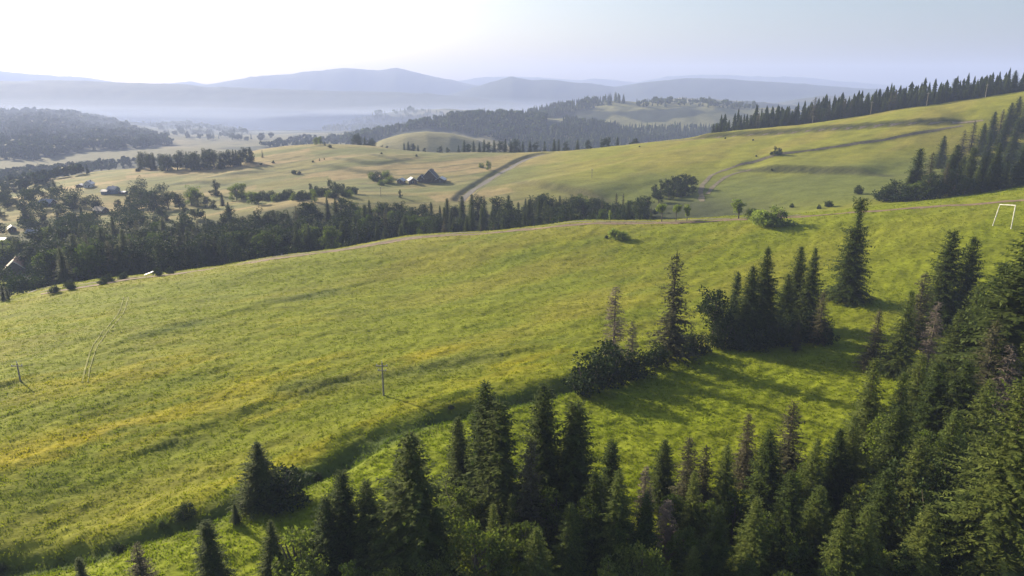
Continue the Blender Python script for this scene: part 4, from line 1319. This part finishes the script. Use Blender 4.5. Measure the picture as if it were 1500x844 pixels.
far_wood('distant_wood', 'dense spruce wood behind the crest of the straw coloured hill', [(740, 216), (800, 200), (830, 178), (880, 172), (960, 170), (1030, 172), (1075, 178), (1080, 200), (1000, 205), (930, 212), (850, 222), (760, 224)], 620, 1420, 1200, (11, 18), .92, 905)
far_wood('distant_wood', 'thin tree line on the pale hill near the skyline forest', [(930, 152), (1000, 148), (1110, 154), (1110, 162), (1000, 156), (930, 158)], 1500, 1760, 140, (10, 17), .6, 906)
far_wood('distant_wood', 'hazy valley trees beyond the village', [(-40, 262), (0, 252), (60, 248), (120, 244), (180, 236), (240, 228), (230, 240), (160, 250), (90, 262), (40, 282), (-40, 300)], 500, 960, 330, (6, 11), .15, 907)
far_wood('distant_wood', 'woods on the rounded hill fading into mist', [(430, 205), (520, 178), (560, 168), (600, 162), (680, 172), (600, 182), (520, 200)], 1800, 2330, 220, (12, 19), .7, 908)
far_wood('distant_wood', 'low woods in the misty side valley', [(380, 215), (440, 205), (520, 195), (560, 200), (530, 215), (480, 214), (420, 218)], 760, 1400, 160, (8, 14), .3, 909)

def loose_leaves(V, F, r, px, py, pz, h, wf, n=420):
    lobes = [(px, py, pz + h * .62, .36)]
    for k in range(6):
        a = r.uniform(0, 6.28)
        q = h * wf * r.uniform(.12, .3)
        lobes.append((px + math.cos(a) * q, py + math.sin(a) * q, pz + h * r.uniform(.2, .75), r.uniform(.16, .28)))
    for k in range(n):
        cx, cy, cz, lr = lobes[k % 7]
        d = Vector((r.gauss(0, 1), r.gauss(0, 1), r.gauss(0, 1))).normalized()
        c = Vector((cx, cy, cz)) + Vector((d.x * wf, d.y * wf, d.z)) * (lr * h * r.uniform(.6, 1.1))
        if c.z < pz:
            continue
        e = (d + Vector((r.gauss(0, 1), r.gauss(0, 1), r.gauss(0, 1))) * .8).normalized()
        kite(V, F, c, e, r.uniform(.5, .95), r.uniform(.18, .3), e.orthogonal().normalized())

def leaf_mass(name, label, spots, hr, seed, wf=1.0):
    r = random.Random(seed)
    V, F = [], []
    for x, y in spots:
        loose_leaves(V, F, r, x, y, float(ground(x, y)[0]), r.uniform(*hr), wf * r.uniform(.9, 1.4))
    o = bpy.data.objects.new(name, raw_mesh(name, V, F, M_LEAFDK))
    COL.objects.link(o)
    o['kind'] = 'stuff'
    o['label'] = label
    o['category'] = 'undergrowth'

r_ = random.Random(88)
sp = []
for k in range(115):
    D = r_.uniform(292, 470)
    u = r_.uniform(-8, 345) * (1 - .3 * (D - 292) / 163)
    if hides_house(u, D):
        continue
    sp.append((float(x_at(u, D, -15)), D))
for k in range(45):
    D = r_.uniform(225, 335)
    u = r_.uniform(-14, 75)
    if not hides_house(u, D) and D > ridge_d(u) + 16:
        sp.append((float(x_at(u, D, -18)), D))
leaf_mass('valley_thicket', 'packed dark foliage between the village trees', sp, (5, 10), 881)
sp = []
for k in range(75):
    u = r_.uniform(330, 945)
    D = ridge_d(u) + r_.uniform(24, 95)
    if hides_house(u, D):
        continue
    sp.append((float(x_at(u, D, -12)), D))
leaf_mass('valley_thicket', 'scrub filling the gaps of the valley belt behind the meadow ridge', sp, (3.5, 7.5), 882)
sp = []
for k in range(48):
    u = 1050 + k * 9.6 + r_.uniform(-3, 3)
    D = crest_d(u) + r_.uniform(10, 24)
    sp.append((float(x_at(u, D, 30)), D))
leaf_mass('forest_undergrowth', 'dark undergrowth at the foot of the skyline spruces', sp, (6, 12), 883, 1.0)
sp = []
for k in range(16):
    u = 252 + k * 8 + r_.uniform(-3, 3)
    sp.append((float(x_at(u, 770, -20)), 770 + r_.uniform(-20, 20)))
leaf_mass('hazy_tree_line', 'hazy line of trees behind the dark copse', sp, (7, 12), 884, 1.3)

sp = []
for k in range(34):
    u = r_.uniform(1330, 1510)
    D = r_.uniform(300, 400)
    if u - 1330 > (D - 300) * .9:
        sp.append((float(x_at(u, D, 8)), D))
leaf_mass('forest_undergrowth', 'green undergrowth along the forest edge beyond the goal frame', sp, (3, 6.5), 885, 1.2)

# ------------------------------------------------------------------ roads, tracks, paths (thin sheets over the ground)
M_DIRT = plain_mat('packed_dirt', (0.21, 0.165, 0.12), 0.95, 0.3, 0.8, bump=.4)
M_SOIL = plain_mat('trodden_soil', (0.150, 0.098, 0.056), 0.95, 0.35, 0.6, bump=.4)
M_GRAVEL = plain_mat('gravel_road', (0.12, 0.108, 0.098), 0.95, 0.25, 0.9, bump=.4)
M_RUT = plain_mat('worn_track', (0.12, 0.10, 0.055), 0.95, 0.35, 0.5, bump=.4)

def strip(name, line, width, mat, lift=.07, wob=.25, seed=1):
    L = np.asarray(line)
    d = np.gradient(L, axis=0)
    d /= np.hypot(d[:, 0], d[:, 1])[:, None] + 1e-9
    nrm = np.stack([-d[:, 1], d[:, 0]], 1)
    cols = 5
    V, F = [], []
    for k in range(cols):
        s = (k / (cols - 1) - .5) * width
        w = s * (1 + wob * (2 * vnoise(np.arange(len(L)) * .37 + k * 11, np.full(len(L), seed * 3.7 + k), 33) - 1))
        P = L + nrm * w[:, None]
        z = ground(P[:, 0], P[:, 1]) + lift
        V += [(float(a), float(b), float(c)) for (a, b), c in zip(P, z)]
    n = len(L)
    for k in range(cols - 1):
        for i in range(n - 1):
            F.append((k * n + i, k * n + i + 1, (k + 1) * n + i + 1, (k + 1) * n + i))
    o = bpy.data.objects.new(name, raw_mesh(name, V, F, mat, True))
    COL.objects.link(o)
    o['kind'] = 'structure'
    return o

strip('dirt_road', ROAD, 4.0, M_GRAVEL, .12)
strip('ridge_path', PATH_A, 4.2, M_SOIL, .08, .5)
strip('ridge_path', PATH_B, 2.4, M_RUT, .08, .5, 2)
strip('field_track', TRACK_A, 2.6, M_RUT, .12, .4, 3)
strip('field_track', TRACK_B, 2.2, M_RUT, .12, .4, 4)
strip('upper_track', smooth_line(trace([(905, 214), (1000, 206.5), (1125, 197.5), (1225, 191.5), (1300, 187.5), (1380, 181.5), (1440, 176.5)], limit=620), 4.0), 2.2, M_DIRT, .15, .4, 5)
strip('wheel_track', smooth_line(trace([(188, 435), (184, 455), (170, 475), (152, 495), (140, 515), (132, 540), (128, 560)]), 1.5), .22, plain_mat('pressed_grass', (.170, .176, .018), .95, .3, .5), .10, .5, 6)
strip('wheel_track', smooth_line(trace([(181, 435), (177, 455), (163, 475), (145, 495), (133, 515), (125, 540), (121, 560)]), 1.5), .22, plain_mat('pressed_grass_dry', (.170, .176, .018), .95, .3, .5), .10, .5, 7)
strip('yard_drive', smooth_line(trace([(40, 418, 216), (75, 412, 222), (95, 404, 232), (85, 395, 245), (60, 392, 252)]), 2.0), 4.0, M_GRAVEL, .15, .2, 8)

# ------------------------------------------------------------------ mesh helper for built things
class MB:
    def __init__(self):
        self.V, self.F = [], []
    def box(self, c, s, rz=0.0, taper=1.0):
        i = len(self.V)
        for dz in (-.5, .5):
            t = taper if dz > 0 else 1.0
            for dx, dy in ((-.5, -.5), (.5, -.5), (.5, .5), (-.5, .5)):
                x, y = dx * s[0] * t, dy * s[1] * t
                self.V.append(Vector((c[0] + x * math.cos(rz) - y * math.sin(rz), c[1] + x * math.sin(rz) + y * math.cos(rz), c[2] + dz * s[2])))
        self.F += [(i + 3, i + 2, i + 1, i), (i + 4, i + 5, i + 6, i + 7)] + [(i + k, i + (k + 1) % 4, i + 4 + (k + 1) % 4, i + 4 + k) for k in range(4)]
        return self
    def prism(self, pts, axis_y0, axis_y1):
        """Extrude an x-z outline from y0 to y1."""
        i, n = len(self.V), len(pts)
        for yy in (axis_y0, axis_y1):
            self.V += [Vector((x, yy, z)) for x, z in pts]
        self.F += [tuple(i + k for k in range(n)), tuple(i + n + k for k in reversed(range(n)))]
        self.F += [(i + (k + 1) % n, i + k, i + n + k, i + n + (k + 1) % n) for k in range(n)]
        return self
    def tube(self, pts, radii, n=8):
        tube(self.V, self.F, pts, radii, n)
        return self
    def build(self, name, mat, parent=None):
        o = bpy.data.objects.new(name, raw_mesh(name, self.V, self.F, mat))
        COL.objects.link(o)
        if parent:
            o.parent = parent
        return o

def thing(name, label, cat, loc, rz=0.0, group=None):
    e = bpy.data.objects.new(name, None)
    COL.objects.link(e)
    e.location = loc
    e.rotation_euler = (0, 0, rz)
    e['label'], e['category'] = label, cat
    if group:
        e['group'] = group
    return e

def spot(u, v=None, D=None):
    if D is None:
        D = ray_ground(u, v)
    x, _ = place_xz(u, v if v else 300, D)
    z = float(ground(x, D)[0])
    x = float(x_at(u, D, z))
    return x, D, float(ground(x, D)[0])

# ------------------------------------------------------------------ houses
M_PLASTER = plain_mat('pale_plaster', (0.55, 0.53, 0.50), 0.9, 0.1, 2)
M_BOARD = plain_mat('dark_boards', (0.11, 0.085, 0.065), 0.85, 0.3, 2)
M_BROWN = plain_mat('brown_boards', (0.19, 0.13, 0.09), 0.85, 0.3, 2)
M_TIN = plain_mat('tin_roof', (0.32, 0.32, 0.33), 0.35, 0.2, 1.5, metallic=.6)
M_ROOFDK = plain_mat('dark_shingle_roof', (0.075, 0.065, 0.062), 0.7, 0.25, 2)
M_ROOFRED = plain_mat('rusty_roof', (0.22, 0.12, 0.09), 0.6, 0.25, 2)
M_ROOFBL = plain_mat('blue_grey_roof', (0.16, 0.19, 0.25), 0.5, 0.2, 2)
M_TRIM = plain_mat('white_trim', (0.55, 0.54, 0.52), 0.6, 0.08, 3)
M_GLASS = plain_mat('window_glass', (0.05, 0.06, 0.075), 0.12, 0.1, 3)
M_STONE = plain_mat('chimney_stone', (0.30, 0.26, 0.23), 0.9, 0.25, 3)

def house(name, label, cat, at, rz, w, l, h, roof_h, wall_m, roof_m, group=None, chimney=True, windows=(2, 3), over=.6, trim=M_TRIM, parent=None, off=(0, 0), size=1.0):
    """Gabled house: gables face local -y and +y, ridge along y."""
    e = parent or thing(name, label, cat, at, rz, group)
    if parent is None:
        e.scale = (size, size, size)
    ox, oy = off
    hw = w / 2
    MB().prism([(ox - hw, -1.5), (ox + hw, -1.5), (ox + hw, h), (ox, h + roof_h), (ox - hw, h)], oy - l / 2, oy + l / 2).build('wall', wall_m, e)
    k = roof_h / hw
    for sd in (-1, 1):
        xe = hw + over
        ze = h - over * k
        t = .22
        pts = [(ox, h + roof_h + .06), (ox + sd * xe, ze + .06), (ox + sd * xe, ze + .06 + t), (ox, h + roof_h + .06 + t)]
        if sd < 0:
            pts = pts[::-1]
        r = MB().prism(pts, oy - l / 2 - over, oy + l / 2 + over).build('roof', roof_m, e)
        for yy in (oy - l / 2 - over - .09, oy + l / 2 + over + .01):
            p2 = [(ox, h + roof_h - .10), (ox + sd * (xe + .03), ze - .12), (ox + sd * (xe + .03), ze + .30), (ox, h + roof_h + .34)]
            MB().prism(p2 if sd > 0 else p2[::-1], yy, yy + .08).build('barge_board', trim, r)
    if chimney:
        MB().box((ox + hw * .4, oy + l * .15, h + roof_h * .75 + .5), (.8, .8, 2.2)).box((ox + hw * .4, oy + l * .15, h + roof_h * .75 + 1.66), (1.0, 1.0, .14)).build('chimney', M_STONE, e)
    ng, ns = windows
    for i in range(ng):
        x = ox + (i - (ng - 1) / 2) * w / (ng + .4)
        for yy, s in ((oy - l / 2, -1), (oy + l / 2, 1)):
            f = MB().box((x, yy + s * .03, h * .55), (1.1, .08, 1.4)).build('window', trim, e)
            MB().box((x, yy + s * .08, h * .55), (.86, .04, 1.16)).build('pane', M_GLASS, f)
    for i in range(ns):
        y = oy + (i - (ns - 1) / 2) * l / (ns + .3)
        for s in (-1, 1):
            f = MB().box((ox + s * (hw + .03), y, h * .55), (.08, 1.1, 1.4)).build('window', trim, e)
            MB().box((ox + s * (hw + .08), y, h * .55), (.04, .86, 1.16)).build('pane', M_GLASS, f)
    if parent is None:
        d = MB().box((ox + w * .12, oy - l / 2 - .04, 1.05), (1.0, .1, 2.1)).build('door', M_BROWN, e)
        MB().box((ox + w * .12 + .36, oy - l / 2 - .12, 1.0), (.08, .08, .18)).build('handle', M_TIN, d)
    return e

# the big dark lodge on the dry fields
at = spot(631, 266)
lodge = house('lodge', 'large dark wooden lodge with steep roof and low white edged wing', 'house', at, math.radians(-8), 13, 10, 5.0, 6.8, M_BOARD, M_ROOFDK, over=.9, size=.68)
house('lodge', '', '', at, 0, 8.5, 9, 2.6, 2.2, M_BOARD, M_TIN, parent=lodge, off=(10.2, -.5), chimney=False, windows=(1, 2))
house('lodge', '', '', at, 0, 6.5, 8, 3.4, 3.2, M_BOARD, M_ROOFDK, parent=lodge, off=(-8.6, -.5), chimney=False, windows=(1, 2))
MB().box((0, -6.6, 3.1), (8, 2.6, .16)).build('balcony', M_BROWN, lodge)
at = spot(604, 268)
house('shed', 'small grey shed left of the dark lodge', 'shed', at, math.radians(20), 5, 6, 2.2, 1.6, M_BOARD, M_TIN, chimney=False, windows=(1, 1))
at = spot(588, 268)
house('shed', 'lowest small shed, farther left of the dark lodge', 'shed', at, math.radians(-15), 4, 4, 1.8, 1.2, M_BROWN, M_TIN, chimney=False, windows=(1, 1))
# village houses
at = spot(131, 276)
house('farmhouse', 'grey gabled farmhouse with bright roof edge, topmost in the village', 'house', at, math.radians(12), 8.5, 10, 3.8, 3.4, M_PLASTER, M_TIN, 'village houses', size=.62)
at = spot(118, 275)
house('shed', 'low lean shed with tin roof against the topmost farmhouse', 'shed', at, math.radians(12), 6, 7, 2.0, 1.0, M_BOARD, M_TIN, 'village houses', chimney=False, windows=(1, 1), size=.7)
at = spot(167, 284)
house('farmhouse', 'tall blue grey house right of the topmost farmhouse', 'house', at, math.radians(80), 8, 9, 5.0, 2.6, M_ROOFBL, M_ROOFBL, 'village houses', size=.62)
at = spot(155, 285)
house('shed', 'small blue grey outbuilding attached to the tall blue grey house', 'shed', at, math.radians(80), 5, 6, 3.0, 1.4, M_ROOFBL, M_TIN, 'village houses', chimney=False, windows=(1, 1), size=.7)
at = spot(181, 284)
house('shed', 'small hut with a bright flat looking tin roof near the dry field', 'shed', at, math.radians(75), 4, 6, 1.6, .7, M_BOARD, M_TIN, 'village houses', chimney=False, windows=(1, 1), size=.7)
at = spot(70, 302)
house('farmhouse', 'house with wide blue grey roof among dark village trees', 'house', at, math.radians(85), 9, 12, 3.0, 3.2, M_BOARD, M_ROOFBL, 'village houses', size=.62)
at = spot(148, 312)
house('farmhouse', 'low house with dull violet grey roof half hidden by trees', 'house', at, math.radians(70), 8, 11, 2.8, 2.8, M_BOARD, M_ROOFDK, 'village houses', size=.62)
at = spot(50, 345, 352)
house('farmhouse', 'house with one bright roof strip behind the brown farmhouse', 'house', at, math.radians(85), 7, 9, 3.0, 2.6, M_BOARD, M_ROOFBL, 'village houses', size=.62)
at = spot(26, 384, 280)
house('farmhouse', 'brown timber farmhouse with light gable edges at the left border', 'house', at, math.radians(28), 9, 11, 4.2, 4.2, M_BOARD, M_ROOFRED, 'village houses', size=.85)
at = spot(42, 392, 268)
house('shed', 'narrow brown outbuilding standing in front of the brown timber farmhouse', 'shed', at, math.radians(8), 4, 6, 3.2, 1.4, M_BROWN, M_ROOFRED, 'village houses', chimney=False, windows=(1, 1), size=.7)
at = spot(3, 336, 345)
house('shed', 'hut with a shining white tin roof at the left border', 'shed', at, math.radians(80), 5, 8, 2.2, 1.2, M_BOARD, M_TIN, 'village houses', chimney=False, windows=(1, 1), size=.7)
at = spot(18, 328, 365)
house('shed', 'small barn with bright sloping roof above the brown farmhouse', 'shed', at, math.radians(40), 5, 6, 2.6, 1.8, M_BOARD, M_TIN, 'village houses', chimney=False, windows=(1, 1), size=.7)
# houses in the belt
at = spot(474, 335, 322)
wide = house('farmhouse', 'wide roofed dark house hidden in the valley tree belt', 'house', at, math.radians(90), 9.5, 14, 3.6, 3.8, M_BOARD, M_ROOFBL, chimney=False)
house('gable', '', '', at, 0, 5.5, 6, 5.0, 3.0, M_BOARD, M_ROOFDK, parent=wide, off=(-4.5, 0), chimney=False, windows=(1, 0))
at = spot(475, 345, 308)
house('shed', 'small gabled outhouse right below the wide roofed house', 'shed', at, math.radians(0), 4.2, 5, 3.4, 1.7, M_BOARD, M_ROOFDK, chimney=False, windows=(1, 1))
at = spot(411, 362, 275)
house('shed', 'little shed with pale flat roof at the ridge, left of the wide roofed house', 'shed', at, math.radians(80), 3.6, 4.5, 2.6, .7, M_BROWN, M_TIN, chimney=False, windows=(1, 1))
at = spot(219, 392, 225)
sh = thing('lean_to', 'small tilted white roof panel propped on posts at the meadow rim', 'shelter', at, math.radians(15))
sh.scale = (.6, .6, .8)
MB().prism([(-2.4, .6), (2.4, 1.9), (2.4, 2.02), (-2.4, .72)], -1.1, 1.1).build('roof', M_TIN, sh)
for x, h in ((-2.1, .72), (2.1, 1.85)):
    for y in (-.9, .9):
        MB().box((x, y, h / 2 - .2), (.12, .12, h + .3)).build('post', M_BROWN, sh)

# ------------------------------------------------------------------ poles and the goal frame
M_POLE = plain_mat('weathered_pole', (0.26, 0.225, 0.185), 0.85, 0.25, 2)
M_WHITE = plain_mat('white_paint', (0.62, 0.60, 0.56), 0.6, 0.3, 1.2)
M_INS = plain_mat('insulator', (0.6, 0.6, 0.58), 0.2, 0.05, 3)

def pole(at, h, arms, label, group='utility poles'):
    e = thing('utility_pole', label, 'utility pole', at, RND.uniform(-.25, .25), group)
    MB().tube([(0, 0, -.8), (0, 0, h * .5), (0, 0, h)], [.17, .145, .11], 8).build('pole', M_POLE, e)
    for k in range(arms):
        z = h - .45 - k * .85
        a = MB().box((0, -.15, z), (2.0 - .5 * k, .13, .15)).build('cross_arm', M_POLE, e)
        for x in (-.85 + .25 * k, .85 - .25 * k):
            MB().tube([(x, -.15, z + .05), (x, -.15, z + .14), (x, -.15, z + .32)], [.05, .09, .05], 6).build('insulator', M_INS, a)
    MB().tube([(0, 0, h - .05), (0, 0, h + .2), (0, 0, h + .45)], [.05, .09, .04], 6).build('top_insulator', M_INS, e)
    return e

def pole_px(u, vt, vb, arms, label, D=None):
    x, y, z = spot(u, vb, D)
    h = max(3.5, min(9.5, CAM_Z - y * float(slope(vt)) - z))
    return pole((x, y, z), h, arms, label)

pole_px(562, 532, 577, 2, 'lone utility pole in the open meadow, left of centre')
pole_px(30, 538, 560, 1, 'short pole in the meadow near the left border')
pole_px(867, 248, 266, 1, 'pole on the straw coloured hillside above the valley spruces')
pole_px(558, 274, 288, 1, 'thin pole on the dry field below the bushes')
for u, vt, vb, w in ((1190, 170, 188, 'first'), (1275, 144, 174, 'second'), (1357, 126, 162, 'third'), (1443, 110, 141, 'fourth')):
    pole_px(u, vt, vb, 1, w + ' hillside pole from the left along the skyline spruces', D=crest_d(u) - 5)

def goal():
    x0, y0, z0 = spot(1454, 331)
    x1, y1, z1 = spot(1481, 337)
    e = thing('goal_frame', 'white goal frame standing on the slope near the right edge', 'goal', (x0, y0, z0))
    q = Vector((x1 - x0, y1 - y0, z1 - z0))
    h0 = CAM_Z - y0 * float(slope(299)) - z0
    h1 = CAM_Z - y1 * float(slope(301)) - z1
    top0 = Vector((q.x * .18, q.y * .18, h0))
    top1 = Vector((q.x * 1.0, q.y * 1.0, q.z + h1))
    r = .13
    MB().tube([(0, 0, -.4), top0], [r, r], 8).build('post', M_WHITE, e)
    MB().tube([q + Vector((0, 0, -.4)), top1], [r, r], 8).build('post', M_WHITE, e)
    MB().tube([top0 - Vector((.1, 0, 0)), top1 + Vector((.1, 0, 0))], [r, r], 8).build('crossbar', M_WHITE, e)
    back = Vector((1.1, 1.6, 0))
    for p in (Vector((0, 0, 0)), q):
        t = top0 if p.length == 0 else top1
        MB().tube([p + back * .35 + Vector((0, 0, -.2)), t * .98 + Vector((0, 0, .0))], [r * .6, r * .6], 6).build('brace', M_WHITE, e)
goal()

# ------------------------------------------------------------------ haze
def build_haze():
    x0, x1, y0, y1, z0, z1 = -11500, 11500, -400, 8300, -215, 300
    V = [(x0, y0, z0), (x1, y0, z0), (x1, y1, z0), (x0, y1, z0), (x0, y0, z1), (x1, y0, z1), (x1, y1, z1), (x0, y1, z1)]
    F = [(3, 2, 1, 0), (4, 5, 6, 7), (0, 1, 5, 4), (1, 2, 6, 5), (2, 3, 7, 6), (3, 0, 4, 7)]
    m, n, l, out = new_mat('haze')
    pv = n.new('ShaderNodeVolumePrincipled')
    pv.inputs['Color'].default_value = (0.50, 0.61, 1.0, 1)
    pv.inputs['Density'].default_value = 0.0002
    pv.inputs['Anisotropy'].default_value = 0.14
    l.new(pv.outputs[0], out.inputs['Volume'])
    o = bpy.data.objects.new('haze', raw_mesh('haze', V, F, m))
    COL.objects.link(o)
    o['kind'] = 'stuff'
    o['label'] = 'pale blue morning haze filling the valleys'
    o['category'] = 'haze'

build_haze()

def build_mist():
    """Low lens-shaped banks of ground mist lying in the far valleys."""
    rr = random.Random(31)
    veils = []
    for q in range(10):
        top = 34 - q * 10.5
        veils.append(((-1250 + rr.uniform(-700, 700), 2950 + rr.uniform(-250, 250), top - 80), (2700 + rr.uniform(-500, 500), 1000 + rr.uniform(-200, 150), 80), 0.000034 + 0.000008 * q,
                      ordinal(q) + ' veil of the far valley mist counted from the top'))
    for q in range(7):
        top = 26 - q * 11
        veils.append(((-1150 + rr.uniform(-250, 250), 1750 + rr.uniform(-120, 120), top - 55), (1250 + rr.uniform(-250, 250), 640 + rr.uniform(-120, 120), 55), 0.00011 + 0.000022 * q,
                      ordinal(q) + ' mist veil from the top around the wooded hill at far left'))
    for q in range(5):
        top = 18 - q * 12
        veils.append(((-150 + rr.uniform(-150, 150), 2100 + rr.uniform(-100, 100), top - 50), (620 + rr.uniform(-120, 120), 480 + rr.uniform(-80, 80), 50), 0.00012 + 0.00003 * q,
                      ordinal(q) + ' mist veil from the top between the nearer hills'))
    for q in range(5):
        top = 14 - q * 13
        veils.append(((1500 + rr.uniform(-300, 300), 3800, top - 80), (2600 + rr.uniform(-300, 300), 700, 80), 0.00004,
                      ordinal(q) + ' mist veil from the top at the foot of blue mountains'))
    for k, (c, rad, dens, label) in enumerate(veils):
        m, n, l, out = new_mat('mist')
        pv = n.new('ShaderNodeVolumePrincipled')
        pv.inputs['Color'].default_value = (0.62, 0.72, 1.0, 1)
        pv.inputs['Density'].default_value = dens
        pv.inputs['Anisotropy'].default_value = 0.14
        l.new(pv.outputs[0], out.inputs['Volume'])
        V, F = [], []
        nu, nv_ = 40, 14
        for i in range(1, nv_):
            t = math.pi * i / nv_
            for j in range(nu):
                a = 2 * math.pi * j / nu
                V.append((c[0] + rad[0] * math.sin(t) * math.cos(a), c[1] + rad[1] * math.sin(t) * math.sin(a), c[2] + rad[2] * math.cos(t)))
        top, bot = len(V), len(V) + 1
        V += [(c[0], c[1], c[2] + rad[2]), (c[0], c[1], c[2] - rad[2])]
        for i in range(nv_ - 2):
            for j in range(nu):
                j2 = (j + 1) % nu
                F.append((i * nu + j, (i + 1) * nu + j, (i + 1) * nu + j2, i * nu + j2))
        for j in range(nu):
            j2 = (j + 1) % nu
            F.append((top, j, j2))
            F.append((bot, (nv_ - 2) * nu + j2, (nv_ - 2) * nu + j))
        tilt = rr.uniform(-.011, .011)
        V = [(x, y, z + (x - c[0]) * tilt) for x, y, z in V]
        o = bpy.data.objects.new('valley_mist', raw_mesh('valley_mist', V, F, m))
        COL.objects.link(o)
        o['kind'] = 'stuff'
        o['label'] = label
        o['category'] = 'mist'

build_mist()
